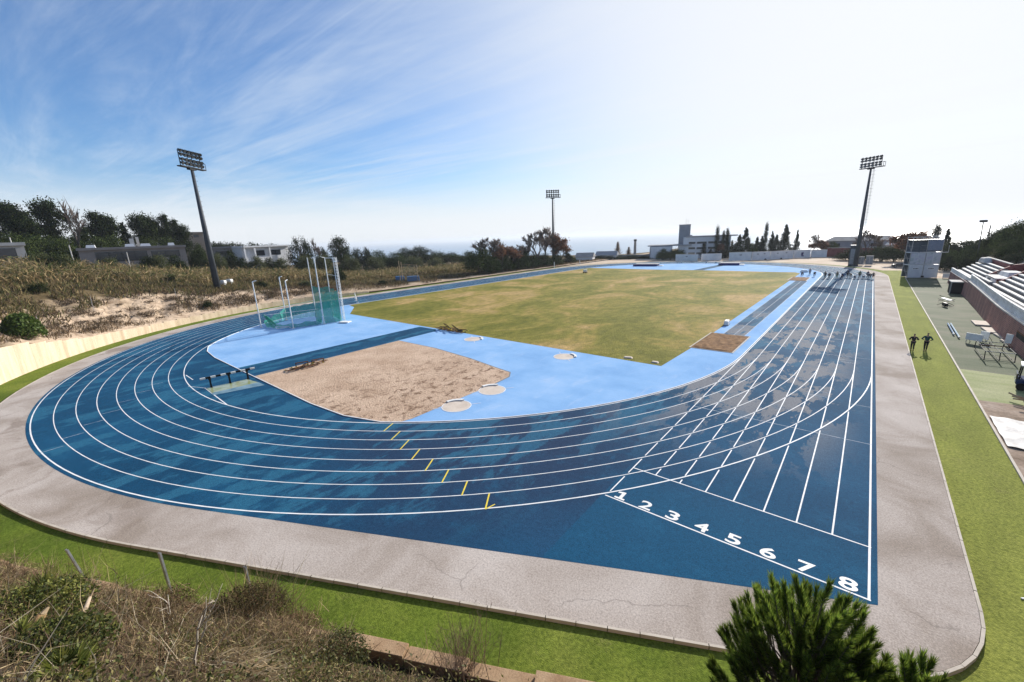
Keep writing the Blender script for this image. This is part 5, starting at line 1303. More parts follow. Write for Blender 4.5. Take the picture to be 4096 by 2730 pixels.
p = (-123.04,-31.14,26.80); tree('dead_tree', p[0], p[1], ground_z(p[0], p[1]), p[2] - ground_z(p[0], p[1]), 8, 'bare dead tree with crooked branches against the sky left of the wide pine', 'tree')
trees([('stone_pine', (-119.09,25.95,15.05), 9.0, 'round headed pine right of the white house roof'), ('stone_pine', (-111.64,36.97,14.73), 9.5, 'round headed pine standing clear against the sky between houses and bare trees'), ('bare_tree', (-120.73,32.10,14.62), 6.0, 'leafless tree between the two round headed pines'), ('stone_pine', (-127.00,37.55,10.88), 6.0, 'low round pine between the two big round headed pines'),
       ('stone_pine', (-133.97,56.61,9.96), 6.8, 'small round pine just right of the clear standing one'), ('stone_pine', (-132.12,59.82,9.99), 7.6, 'second small round pine right of the clear standing one'), ('leafy_tree', (-132.12,65.61,8.56), 11.9, 'low dark tree left of the broad low pine group'), ('stone_pine', (-128.27,78.59,9.14), 11.9, 'broad low pine on the skyline, left of two'), ('stone_pine', (-126.74,85.73,9.65), 13.6, 'broad low pine on the skyline, right of two'), ('leafy_tree', (-121.92,91.84,7.01), 12.8, 'low dark tree right of the broad low pines'), ('leafy_tree', (-116.41,98.31,6.01), 13.6, 'low dark tree left of the leafless row'), ('leafy_tree', (-100.40,93.56,6.54), 10.2, 'low dark tree touching the leafless row'), ('leafy_tree', (-121.31,67.57,7.60), 11.9, None)],
      'skyline trees in the middle', 'low dark tree under the broad low pine group')
trees([('stone_pine', (-202.85,17.88,15.78), 16, None), ('stone_pine', (-202.16,20.58,15.10), 16, None), ('stone_pine', (-201.42,23.32,14.41), 16, None), ('stone_pine', (-200.58,26.31,14.96), 16, None), ('stone_pine', (-199.75,29.12,14.26), 16, None), ('stone_pine', (-198.87,31.97,13.55), 16, None), ('stone_pine', (-197.88,35.07,14.10), 16, None), ('stone_pine', (-196.90,37.99,13.37), 16, None), ('stone_pine', (-195.87,40.96,12.64), 16, None), ('stone_pine', (-194.71,44.15,13.19), 16, None)], 'pines on the ridge behind the white house', 'pine on the ridge behind the white house, {} counted from the mast')
# shrubs in front of the houses
trees([('dark_shrub', (-67.45,-39.32,12.41), 4.8, None), ('green_shrub', (-69.50,-40.63,12.49), 4.8, None), ('green_shrub', (-65.39,-38.16,12.19), 4.8, None), ('dark_shrub', (-81.97,-24.20,11.20), 4.0, None), ('green_shrub', (-81.62,-22.16,11.28), 4.8, None), ('dark_shrub', (-83.04,-18.88,11.10), 4.8, None), ('green_shrub', (-80.79,-30.46,11.19), 4.0, None), ('dark_shrub', (-101.64,-10.30,12.36), 5.6, None), ('green_shrub', (-100.47,-5.59,10.91), 4.8, None), ('dark_shrub', (-104.40,-1.07,11.47), 5.6, None), ('dark_shrub', (-98.84,0.06,9.34), 4.8, None), ('green_shrub', (-99.64,4.09,9.49), 5.6, None), ('dark_shrub', (-101.35,8.28,8.85), 4.8, None), ('green_shrub', (-103.03,12.37,8.46), 5.6, None), ('green_shrub', (-102.18,19.71,8.88), 7.2, None), ('green_shrub', (-104.46,26.74,8.80), 7.2, None), ('dark_shrub', (-66.89,12.49,6.30), 4.0, None), ('green_shrub', (-105.00,36.69,7.78), 8.0, None), ('green_shrub', (-104.67,47.25,6.85), 8.8, None), ('dark_shrub', (-103.20,55.07,6.05), 7.2, None), ('green_shrub', (-100.35,62.58,6.30), 8.8, None), ('green_shrub', (-94.99,69.49,5.19), 8.0, None)],
      'shrubs below the houses', 'green shrub in the row in front of the houses, {} counted from the left edge', 'shrub')
# leafless and rust leaved trees behind the back straight
trees([('leafy_tree', (-56.75,56.69,9.14), 11, None), ('bare_tree', (-58.21,62.26,12.44), 11, None), ('bare_tree', (-57.63,66.93,12.01), 10, None), ('rust_tree', (-55.68,67.34,9.57), 9, None), ('leafy_tree', (-56.09,61.53,6.74), 8, None), ('rust_tree', (-57.31,73.89,8.72), 9, None), ('bare_tree', (-57.64,78.85,9.48), 8, None), ('conifer_tree', (-57.93,76.00,7.07), 5, None), ('leafy_tree', (-56.70,79.62,6.88), 8, None), ('bare_tree', (-58.13,86.16,10.87), 9, None), ('conifer_tree', (-58.15,83.60,8.01), 5, None), ('bare_tree', (-58.21,91.16,13.91), 12, None), ('bare_tree', (-57.77,96.47,15.68), 14, None), ('rust_tree', (-57.23,101.75,12.85), 10, None), ('rust_tree', (-56.98,106.77,9.53), 9, None), ('leafy_tree', (-57.34,94.30,5.47), 9, None), ('leafy_tree', (-56.90,101.99,4.54), 8, None), ('conifer_tree', (-57.19,111.43,6.43), 6, None), ('leafy_tree', (-57.32,86.80,5.70), 8, None), ('leafy_tree', (-56.21,69.55,5.84), 8, None), ('leafy_tree', (-57.78,115.81,3.22), 6, None)],
      'trees behind the back straight', 'winter tree behind the back straight, {} from the reeds')
# cypresses behind the white wall
trees([('cypress_tree', (-11.98,152.73,6.69), 3.0, None), ('conifer_tree', (-9.27,153.48,4.00), 4.0, None), ('cypress_tree', (-7.28,154.01,13.50), 2.6, None), ('rust_tree', (-5.42,154.49,6.13), 4, None), ('cypress_tree', (-5.08,155.60,11.58), 2.2, None), ('cypress_tree', (-3.67,155.95,12.43), 2.6, None), ('conifer_tree', (-1.42,155.45,7.29), 4.4, None), ('conifer_tree', (0.72,157.98,9.53), 6.8, None), ('conifer_tree', (2.86,159.45,12.31), 7.6, None), ('leafy_tree', (5.86,159.02,5.75), 6, None), ('conifer_tree', (7.18,160.28,8.38), 5.2, None), ('conifer_tree', (8.72,161.57,8.66), 5.2, None), ('cypress_tree', (9.76,162.76,14.12), 2.4, None), ('conifer_tree', (11.98,164.13,10.47), 4.8, None), ('conifer_tree', (13.68,164.39,8.98), 5.2, None), ('conifer_tree', (16.52,165.80,12.91), 7.2, None), ('conifer_tree', (20.45,168.30,10.63), 4.4, None)],
      'cypresses behind the white wall', 'dark cypress behind the white wall, {} counted from the school')
trees([('poplar_tree', (-55.68,157.14,7.88), 5, 'pale leafless poplar far across the field, the taller of two'), ('poplar_tree', (-50.74,159.52,5.10), 4, 'pale leafless poplar far across the field, the shorter of two')], 'pale poplars', '{}')
trees([('leafy_tree', (-25.77,140.78,4.76), 7, None), ('leafy_tree', (-22.70,141.92,4.30), 7, None), ('leafy_tree', (-19.68,142.98,4.59), 7, None)], 'trees beside the school', 'olive green tree in front of the school wing, {} from its left end')
trees([('dark_shrub', (-64.52,137.50,1.57), 9, None), ('dark_shrub', (-60.48,139.86,1.75), 9, None), ('dark_shrub', (-56.43,142.11,1.93), 9, None), ('dark_shrub', (-52.36,144.26,1.18), 9, None), ('dark_shrub', (-48.29,146.29,1.37), 9, None), ('dark_shrub', (-44.22,148.22,1.56), 9, None), ('dark_shrub', (-40.13,150.05,0.83), 9, None), ('dark_shrub', (-36.09,151.76,1.04), 9, None)], 'shrubs along the far edge', 'low shrub on the far edge of the ground, {} from the leafless trees')
trees([('bare_tree', (26.64,169.91,8.81), 6, 'leafless tree behind the red wall, nearest the white wall'), ('rust_tree', (29.54,170.13,6.29), 9, 'rusty bush like tree behind the red wall'), ('leafy_tree', (32.18,173.30,5.44), 7, 'dark tree behind the red wall by the low house'), ('bare_tree', (43.59,145.64,10.13), 9, 'sparse tree with few leaves right of the mast beyond the far bend'), ('bare_tree', (45.76,150.64,8.52), 7, 'smaller sparse tree right of the mast beyond the far bend'),
       ('rust_tree', (53.70,130.40,9.01), 9, 'thin crowned tree behind the left side of the scaffold tower'), ('rust_tree', (55.86,133.28,9.15), 9, 'thin crowned tree behind the top of the scaffold tower'), ('cypress_tree', (59.87,140.00,11.10), 4.5, 'broad cypress just right of the scaffold tower top'), ('conifer_tree', (62.81,144.75,9.64), 6, 'pointed conifer right of the broad cypress'),
       ('leafy_tree', (47.88,140.61,4.74), 9, 'round shrub like tree behind the parked car, left one'), ('leafy_tree', (51.06,140.53,4.97), 9, 'round shrub like tree behind the parked car, right one'), ('dark_shrub', (39.96,145.59,3.77), 12, 'dark bush along the red wall by the mast')], None, '{}')
trees([('leafy_tree', (66.51,81.73,11.54), 6.8, None), ('leafy_tree', (66.71,87.78,11.13), 6.2, None), ('stone_pine', (66.59,91.86,10.16), 6.8, None), ('leafy_tree', (66.27,95.96,9.22), 5.6, None), ('leafy_tree', (65.61,73.76,8.74), 5.6, None), ('green_shrub', (65.15,77.90,7.77), 5.0, None), ('stone_pine', (66.47,104.02,8.00), 7.4, None), ('leafy_tree', (65.27,89.03,7.06), 5.0, None), ('stone_pine', (66.27,112.13,7.39), 7.4, None), ('leafy_tree', (65.37,114.27,6.82), 5.6, None), ('stone_pine', (65.02,122.38,6.81), 8.1, None), ('stone_pine', (63.89,126.54,6.48), 7.4, None), ('leafy_tree', (62.82,130.68,6.13), 6.2, None), ('leafy_tree', (64.90,96.16,5.86), 5.0, None), ('dark_shrub', (63.72,99.36,5.35), 4.3, None), ('leafy_tree', (62.58,104.54,5.23), 5.0, None), ('leafy_tree', (61.45,110.71,4.63), 5.0, None), ('dark_shrub', (60.98,124.84,4.21), 5.0, None), ('green_shrub', (65.10,69.79,6.24), 4.3, None), ('dark_shrub', (64.36,76.01,5.77), 3.7, None), ('dark_shrub', (59.87,104.85,3.66), 3.7, None)],
      'wooded slope behind the stands', 'dark green tree on the slope behind the stands, {} in the wood')
# shrubs on the bank
p = (-29.28,-45.00,3.26); mound_later = p
trees([('dark_shrub', (*(-46.69,-42.46,7.04)[:2], (-46.69,-42.46,7.04)[2] + 1.2), 2.6, None), ('dark_shrub', (*(-65.92,-34.19,7.59)[:2], (-65.92,-34.19,7.59)[2] + 2), 4, None), ('green_shrub', (*(-63.83,-24.47,5.84)[:2], (-63.83,-24.47,5.84)[2] + 1.8), 3.6, None), ('dark_shrub', (*(-48.16,-22.75,1.63)[:2], (-48.16,-22.75,1.63)[2] + .9), 1.8, None), ('dark_shrub', (*(-59.54,-9.53,3.45)[:2], (-59.54,-9.53,3.45)[2] + 1.2), 3, None), ('green_shrub', (*(-59.58,-0.08,2.59)[:2], (-59.58,-0.08,2.59)[2] + 1.3), 3.4, None), ('dark_shrub', (*(-57.66,19.97,0.78)[:2], (-57.66,19.97,0.78)[2] + 1.1), 3, None)],
      'dark shrubs on the bank', 'dark dry shrub on the bank round the left bend, {} from the left edge', 'shrub')

def scatter(s0, s1, d0, d1, n, r):
    s = s0 + (s1 - s0) * r.random(n); d = d0 + (d1 - d0) * r.random(n); P = np.zeros((n, 3))
    for i in range(n): z, x, y = bank_z(s[i], d[i]); P[i] = (x, y, z)
    return P, s, d
def cl(P, f): return np.sin(P[:, 0] * f + 2 * np.sin(P[:, 1] * f * .7)) * np.cos(P[:, 1] * f * .9 + 1.3)
r = np.random.default_rng(5)
# giant reeds along the top of the bank
S = Soup(); P, s, d = scatter(84, ARC1 + 92, 15, 34, 15000, r); k = cl(P, .12)
P = P[(np.abs(k) > .12) | (r.random(len(P)) < .35)]; n = len(P); h = 1.5 + 1.2 * r.random(n) + .6 * cl(P, .09)
D = np.stack([r.normal(size=n) * .16 + .05, r.normal(size=n) * .16, np.ones(n)], 1); V, q, t = blades(P - [0, 0, .2], D, h, .16, np.stack([r.normal(size=n) * .2, r.normal(size=n) * .2, -.05 * np.ones(n)], 1), r); S.add(V, q, t, pick(STRAW, n, r))
m_ = np.repeat(P + D * (h * .72)[:, None], 3, axis=0) + r.normal(size=(3 * n, 3)) * .35; V, q, t = blades(m_, r.normal(size=(3 * n, 3)) + [0, 0, .2], 1.0, .11, None, r); S.add(V, q, t, pick(STRAW + [(.09, .10, .035), (.11, .125, .04)], 3 * n, r))
o = S.build('reed_bed', DRY); tag(o, 'tall straw coloured giant reeds along the top of the bank', 'reeds', kind='stuff')
# rough grass and low scrub on the slope
S = Soup(); P, s, d = scatter(83, ARC1 + 110, 3.5, 18, 56000, r); k = cl(P, .35) + .6 * cl(P, .9); keep = ((k > -.35) | (d > 11)) & ((d > 7.2 + 2.2 * cl(P, .2)) | ((r.random(len(P)) < .35) & (k > .45))); P = P[keep]; n = len(P)
D = np.stack([r.normal(size=n) * .5, r.normal(size=n) * .5, np.ones(n)], 1); V, q, t = blades(P - [0, 0, .05], D, .45 + .6 * r.random(n), .13, r.normal(size=(n, 3)) * .25, r); S.add(V, q, t, pick([(.22, .165, .08), (.16, .13, .06), (.27, .205, .10), (.11, .11, .04), (.12, .085, .06), (.085, .095, .035)], n, r))
for _ in range(150):
    s_ = r.uniform(84, ARC1 + 6); d_ = r.uniform(1.2, 9); z_, x_, y_ = bank_z(s_, d_); n = int(r.uniform(30, 110)); R_ = r.uniform(.25, .8)
    B = np.array([x_, y_, z_]) + r.normal(size=(n, 3)) * [R_, R_, .04]; D = r.normal(size=(n, 3)) * [.7, .7, .2] + [0, 0, .8]
    V, q, t = blades(B, D, R_ * (.5 + .7 * r.random(n)), .07, None, r); S.add(V, q, t, pick([(.10, .07, .05), (.15, .105, .07), (.075, .06, .04), (.19, .14, .08)], n, r))
o = S.build('bank_grass', DRY); tag(o, 'rough brown grass and low scrub covering the upper bank', 'grass', kind='stuff')
S = Soup(); P, s, d = scatter(ARC1 - 30, ARC1 + 150, 1.2, 12, 12000, r); keep = cl(P, .3) > -.35; P = P[keep]; n = len(P); D = np.stack([r.normal(size=n) * .45, r.normal(size=n) * .45, np.ones(n)], 1); V, q, t = blades(P, D, .4 + .6 * r.random(n), .12, None, r); S.add(V, q, t, pick([(.15, .11, .06), (.10, .085, .045), (.19, .14, .075), (.10, .06, .045)], n, r))
P, s, d = scatter(84, ARC1, .4, 3.0, 3500, r); n = len(P); D = np.stack([r.normal(size=n) * .5, r.normal(size=n) * .5, np.ones(n)], 1); keep = cl(P, .5) > 0; P = P[keep]; D = D[keep]; n = len(P); V, q, t = blades(P, D, .35 + .5 * r.random(n), .07, None, r); S.add(V, q, t, pick([(.22, .15, .09), (.16, .11, .065), (.13, .10, .05)], n, r))
o = S.build('verge_weeds', DRY); tag(o, 'dry weeds along the foot of the bank by the track', 'weeds', kind='stuff')

# overgrown near bank: brown stems, small leaves
CAM = np.array([44.44, -44.35, 12.15])
def nearkeep(P, s, d, r):
    k = (np.linalg.norm(P - CAM, axis=1) > 3.0)
    k &= ~((s < 25) & (d < 1.6))
    return k
S = Soup(); P, s, d = scatter(6, 64, .3, 9.5, 42000, r); kp = nearkeep(P, s, d, r); P, s, d = P[kp], s[kp], d[kp]
k1 = cl(P, .9); k2 = cl(P, 2.1); n = len(P); hm = np.clip(.45 + .42 * k1 + .2 * k2, .1, 1.15) * np.clip((s - 14) / 18, .3, 1.2)
D = np.stack([r.normal(size=n) * .55, r.normal(size=n) * .55, np.ones(n)], 1); L = hm * (.6 + .9 * r.random(n))
BR = [(.15, .095, .055), (.22, .15, .085), (.30, .22, .12), (.08, .055, .035), (.40, .31, .18), (.16, .105, .075), (.20, .18, .07)]
V, q, t = blades(P - [0, 0, .04], D, L, .014, r.normal(size=(n, 3)) * .45, r); pr = (cl(P, .75) + .5 * r.normal(size=n) > .1)[:, None]
S.add(V, q, t, np.where(pr, pick([(.15, .08, .05), (.11, .065, .042), (.2, .115, .075), (.08, .055, .035)], n, r), pick(BR, n, r)))
m_ = np.repeat(P + norm(D) * (L * .7)[:, None], 4, axis=0) + r.normal(size=(4 * n, 3)) * .07; V, q, t = blades(m_, r.normal(size=(4 * n, 3)) + [0, 0, .5], .13 + .12 * r.random(4 * n), .011, None, r); S.add(V, q, t, pick(BR, 4 * n, r))
P2, s2, d2 = scatter(24.8, 56, .15, 1.8, 13000, r); n2 = len(P2); D2 = np.stack([r.normal(size=n2) * .35, r.normal(size=n2) * .35, np.ones(n2)], 1); L2 = (.5 + .55 * r.random(n2)) * (.85 + .3 * cl(P2, 1.1))
V, q, t = blades(P2 - [0, 0, .1], D2, L2, .016, r.normal(size=(n2, 3)) * .35, r); S.add(V, q, t, pick(BR, n2, r))
m2 = np.repeat(P2 + norm(D2) * (L2 * .75)[:, None], 4, axis=0) + r.normal(size=(4 * n2, 3)) * .07; V, q, t = blades(m2, r.normal(size=(4 * n2, 3)) + [0, 0, .4], .13 + .12 * r.random(4 * n2), .012, None, r); S.add(V, q, t, pick(BR, 4 * n2, r))
o = S.build('dry_undergrowth', DRY); tag(o, 'tangle of dry brown stems covering the near bank', 'undergrowth', kind='stuff')
S = Soup(); g = (cl(P, .55) + .5 * cl(P, 1.4) > -.05); Q = P[g]; Lg = L[g]; n = len(Q); m_ = np.repeat(Q, 5, axis=0) + np.abs(r.normal(size=(5 * n, 3))) * np.array([.0, .0, .26]) + r.normal(size=(5 * n, 3)) * np.array([.16, .16, .03])
V, q = leaves(m_, .028 + .022 * r.random(5 * n), r, 1.9, .6); S.add(V, q, None, pick([(.08, .09, .025), (.115, .12, .032), (.15, .14, .045), (.05, .06, .02), (.2, .17, .07)], 5 * n, r))
o = S.build('green_undergrowth', LEAF)
S = Soup(); P3, s3, d3 = scatter(24, 58, .6, 8, 1300, r); kp = nearkeep(P3, s3, d3, r); P3 = P3[kp]; n3 = len(P3); V, q, t = blades(P3, r.normal(size=(n3, 3)) * [.6, .6, .2] + [0, 0, .8], .6 + .7 * r.random(n3), .017, r.normal(size=(n3, 3)) * .5, r); S.add(V, q, t, pick([(.42, .35, .25), (.34, .26, .17), (.5, .43, .32)], n3, r)); o2 = S.build('bleached_twigs', DRY); tag(o2, 'long bleached twigs sticking out of the near bank', 'twigs', kind='stuff'); tag(o, 'low olive green leaves growing through the dry stems of the near bank', 'undergrowth', kind='stuff')

def mound(name, label, p, rad, h, n, cols, leaf, m, seed, cat='bush', twig=300):
    rr = np.random.default_rng(seed); t = thing(name, label, cat, p); S = Soup()
    a = rr.random(n) * 2 * PI; u = np.sqrt(rr.random(n)); z = np.sqrt(np.clip(1 - u * u, 0, 1)) * (.45 + .6 * rr.random(n))
    c = np.stack([p[0] + rad * u * np.cos(a), p[1] + rad * u * np.sin(a), p[2] + h * z], 1) + rr.normal(size=(n, 3)) * .06
    V, q = leaves(c, leaf * (.6 + .8 * rr.random(n)), rr, 1.7); S.add(V, q, None, pick(cols, n, rr)); S.build('foliage', m, t)
    S = Soup(); B = np.tile(np.array(p), (twig, 1)) + rr.normal(size=(twig, 3)) * [rad * .4, rad * .4, .02]; D = rr.normal(size=(twig, 3)) * [.8, .8, .3] + [0, 0, .9]
    V, q, t3 = blades(B, D, h * (.7 + .6 * rr.random(twig)), .016, rr.normal(size=(twig, 3)) * .3, rr); S.add(V, q, t3, pick(BR, twig, rr)); S.build('stems', DRY, t)
    return t
p = mound_later; mound('green_bush', 'round bright green shrub on the sandy bank at the left edge', (p[0], p[1], p[2] - .2), 1.75, 2.7, 7000, [(.07, .115, .02), (.10, .15, .028), (.05, .08, .016), (.13, .17, .035)], .16, LEAF, 31, 'shrub', twig=60)
p = (31.37,-42.20,1.09); mound('dark_bush', 'dark rounded thorny bush by the middle metal fence post', (p[0], p[1], p[2] - .1), 1.25, 1.15, 9000, [(.05, .04, .02), (.075, .055, .025), (.035, .035, .015), (.12, .075, .04)], .03, DRY, 3, twig=1500)
p = (31.32,-45.94,4.44); mound('leafy_bush', 'yellow green leafy bush spreading at the lower left edge', (p[0], p[1], p[2] - .1), 1.25, .55, 8000, [(.14, .15, .03), (.20, .20, .045), (.08, .10, .022), (.04, .055, .015)], .042, LEAF, 4)
p = (34.25,-45.42,5.24); mound('leafy_bush', 'smaller green bush below the yellow green one at the lower left', (p[0], p[1], p[2] - .1), .9, .6, 5000, [(.09, .11, .025), (.14, .14, .035), (.04, .055, .018)], .042, LEAF, 9)
p = (35.51,-41.42,2.06); mound('olive_bush', 'olive green bush at the bottom left of the plank wall end', (p[0], p[1], p[2] - .1), .9, .5, 5000, [(.075, .085, .025), (.11, .11, .035), (.05, .055, .02)], .03, LEAF, 5)
p = (32.88,-41.56,1.09); mound('brown_bush', 'reddish brown dry bush right of the dark thorny bush', (p[0], p[1], p[2] - .1), .9, .5, 3600, [(.15, .085, .055), (.2, .12, .075), (.10, .075, .035)], .028, DRY, 6, twig=1200)
p = (29.97,-44.11,1.99); mound('brown_bush', 'reddish brown dry bush between the first and middle metal posts', (p[0], p[1], p[2] - .1), 1.2, .45, 4000, [(.14, .08, .05), (.19, .115, .07), (.08, .07, .03)], .028, DRY, 7, twig=1200)

def fan_palm(label, p, n, size, seed):
    rr = np.random.default_rng(seed); t = thing('fan_palm', label, 'palm', p, 0, 'dwarf fan palms on the near bank'); S = Soup(); b = MB()
    for i in range(n):
        a = rr.random() * 2 * PI; el = .45 + .9 * rr.random(); d = Vector((math.cos(a) * math.cos(el), math.sin(a) * math.cos(el), math.sin(el))); e = Vector(p) + d * size * .55; b.bar(p, e, .012, n=4, w2=.007)
        side = d.cross(Vector((0, 0, 1))).normalized(); k = 17; th = np.linspace(-1.35, 1.35, k); D = np.array([(d * math.cos(q) + side * math.sin(q)) for q in th]); V, q, t3 = blades(np.tile(np.array(e), (k, 1)), D, size * .62 * (1 - .18 * np.abs(th)), .035, np.tile([0, 0, -.12], (k, 1)), rr); S.add(V, q, t3, pick([(.17, .19, .04), (.24, .24, .06), (.10, .13, .03)], k, rr, .15))
    b.build('stalks', mat('palm_stalk', [(.2, .2, .06)], rough=.7), t); S.build('fronds', LEAF, t)
p = (28.35,-45.74,2.78); fan_palm('fan palm with yellow green fronds below the first metal post', (p[0], p[1], p[2]), 13, 1.1, 1)
p = (33.51,-45.79,5.23); fan_palm('small fan palm half buried in the leafy bush at the left edge', (p[0], p[1], p[2]), 9, .6, 2)
p = (35.74,-45.18,5.80); fan_palm('fan palm cut by the bottom edge of the picture', (p[0], p[1], p[2] - .1), 12, .6, 3)

def branchy(label, name, p, h, seed, m, w, lean, nb, cat='dead branch'):
    rr = random.Random(seed); t = thing(name, label, cat, p); b = MB()
    def g(q, d, L, w_, lv):
        pts = [q]; dd = d.copy()
        for i in range(4): dd = (dd + Vector((rr.uniform(-.3, .3), rr.uniform(-.3, .3), rr.uniform(-.12, .25)))).normalized(); pts.append(pts[-1] + dd * L / 4)
        b.tube(pts, [w_ * (1 - .17 * i) for i in range(5)], n=5)
        if lv < 2:
            for _ in range(nb): g(pts[rr.randint(2, 4)], (dd + Vector((rr.uniform(-1, 1), rr.uniform(-1, 1), rr.uniform(-.1, .8)))).normalized(), L * rr.uniform(.5, .8), w_ * .6, lv + 1)
    g(Vector(p), Vector(lean).normalized(), h, w, 0); b.build('branches', m, t, smooth=True); return t
p = (35.63,-43.78,4.46); branchy('bleached leafless shrub with forked pale branches on the near bank', 'dead_shrub', (p[0], p[1], p[2] - .05), 1.15, 5, TWIGW, .028, (-.1, .1, 1), 3)
p = (31.10,-43.67,2.08); branchy('second bleached branch rising behind the forked pale shrub', 'dead_shrub', (p[0], p[1], p[2] - .05), 1.1, 12, TWIGW, .02, (.1, .2, 1), 2)
p = (36.47,-42.71,3.80); branchy('thin white twig sticking out at the bottom edge of the bank', 'dead_shrub', (p[0], p[1], p[2] - .05), .3, 8, TWIGW, .012, (.5, .3, .8), 2)
# broken trunk and straw
p = (32.58,-45.22,4.26); q = Vector(p) + Vector((-.62, .42, .42)); t = thing('dead_stump', 'split pale dead trunk leaning under the first metal post', 'dead trunk', p)
b = MB(); b.tube([p, Vector(p).lerp(q, .35) + Vector((.03, 0, .04)), Vector(p).lerp(q, .7), q], [.02, .028, .05, .03], n=7); b.build('wood', mat('brown_wood', [(.34, .25, .17), (.46, .37, .28)], scale=6, rough=.9), t, smooth=True); b = MB(); b.tube([q, q + Vector((-.06, .1, .12))], [.025, .01], n=5); b.build('splinter', WOOD, t)
p = (32.81,-45.73,4.86); t = thing('dead_stump', 'short orange brown stump among the leafy bushes at the left edge', 'dead trunk', p); b = MB(); b.tube([p, Vector(p) + Vector((-.15, .3, .35))], [.09, .07], n=7); b.build('wood', mat('orange_wood', [(.33, .2, .1), (.24, .15, .08)], scale=6, rough=.9), t, smooth=True); b = MB(); b.tube([Vector(p) + Vector((-.15, .3, .35)), Vector(p) + Vector((-.2, .4, .42))], [.06, .02], n=6); b.build('splinter', WOOD, t)
p = (36.42,-43.32,4.39); t = thing('straw_heap', 'bundle of pale dry straw at the bottom edge of the near bank', 'straw', p); S = Soup(); n = 420; B = np.array(p) + r.normal(size=(n, 3)) * [.35, .25, .06] + [0, 0, .08]; D = np.array([.7, .35, .12]) + r.normal(size=(n, 3)) * .22; V, q, t3 = blades(B, D, .5 + .4 * r.random(n), .013, r.normal(size=(n, 3)) * .15, r); S.add(V, q, t3, pick([(.48, .38, .24), (.38, .28, .16), (.56, .47, .33)], n, r)); S.build('stalks', DRY, t)

# tall thin leafless shrub in front of the plank wall
p = (37.71,-39.11,1.08); t = thing('wand_shrub', 'tall leafless shrub of thin upright wands by the plank wall', 'shrub', p); S = Soup(); n = 120
B = np.array(p) + r.normal(size=(n, 3)) * [.28, .28, .02]; a = r.normal(size=(n, 2)) * .26; D = np.stack([a[:, 0], a[:, 1] + .05, np.ones(n)], 1); h = (.9 + 1.3 * r.random(n)) * (1 - .4 * np.abs(a[:, 0]))
V, q, t3 = blades(B, D, h, .016, r.normal(size=(n, 3)) * .06, r); S.add(V, q, t3, pick([(.16, .10, .07), (.22, .15, .10), (.11, .075, .055)], n, r)); S.build('wands', DRY, t)
S = Soup(); k = np.repeat(np.arange(n), 8); f = .4 + .55 * r.random(len(k)); Q = B[k] + norm(D)[k] * (h[k] * f)[:, None]; V, q, t3 = blades(Q, D[k] * .8 + r.normal(size=(len(k), 3)) * .35, .10 + .15 * r.random(len(k)), .008, None, r); S.add(V, q, t3, pick([(.17, .12, .09), (.13, .09, .07)], len(k), r)); S.build('twigs', DRY, t)
p = (36.61,-39.60,1.07); t = thing('wand_shrub', 'thin pale weed stalks left of the tall leafless shrub', 'shrub', p); S = Soup(); n = 26; B = np.array(p) + r.normal(size=(n, 3)) * [.2, .2, .02]; D = r.normal(size=(n, 3)) * .3 + [0, .0, 1]; V, q, t3 = blades(B, D, .7 + .8 * r.random(n), .014, r.normal(size=(n, 3)) * .1, r); S.add(V, q, t3, pick([(.3, .26, .14), (.36, .28, .17)], n, r)); S.build('stalks', DRY, t)
for (u, p, h) in ((0, (23.26,-44.95,-0.21), 1.5), (1, (20.98,-46.15,-0.22), 1.2)):
    t = thing('weed_stalk', ('tall pale weed standing behind the first metal post', 'tall reddish weed left of the first metal post')[u], 'weed', p); S = Soup(); n = 22; B = np.array(p) + r.normal(size=(n, 3)) * [.35, .35, .02]; D = r.normal(size=(n, 3)) * .22 + [0, .0, 1]; V, q, t3 = blades(B, D, h * (.6 + .7 * r.random(n)), .014, r.normal(size=(n, 3)) * .12, r); S.add(V, q, t3, pick([(.25, .17, .1), (.32, .25, .15)], n, r)); S.build('stalks', DRY, t)
# metal fence posts
for (p, ln, lb) in (((23.14,-45.03,-0.21), (-.08, -.1, 1), 'galvanised channel post leaning at the top of the near bank, first from the left'), ((26.17,-43.17,-0.21), (0, 0, 1), 'galvanised channel post upright in the middle of three on the near bank'), ((29.49,-41.48,-0.20), (-.01, 0, 1), 'galvanised channel post behind the dark thorny bush, third from the left')):
    t = thing('fence_post', lb, 'fence post', p, .4, 'metal fence posts on the near bank'); b = MB(); d = Vector(ln).normalized() * 1.95
    c = Vector((0, 0, -.3)); top = c + d * 1.1
    for (x0, y0, w, dd) in ((0, .0, .09, .012), (-.045, .03, .012, .06), (.045, .03, .012, .06)):
        vs = []
        for q in (c, top):
            for sx, sy in ((-1, -1), (1, -1), (1, 1), (-1, 1)): vs.append(q + Vector((x0 + sx * w / 2, y0 + sy * dd / 2, 0)))
        b.add(vs, [(3, 2, 1, 0), (4, 5, 6, 7), (0, 1, 5, 4), (1, 2, 6, 5), (2, 3, 7, 6), (3, 0, 4, 7)])
    b.build('channel', STEEL, t, world=False)
    b = MB(); b.box((0, .07, -.3), (.3, .3, .2)); b.build('footing', CONC, t, world=False)

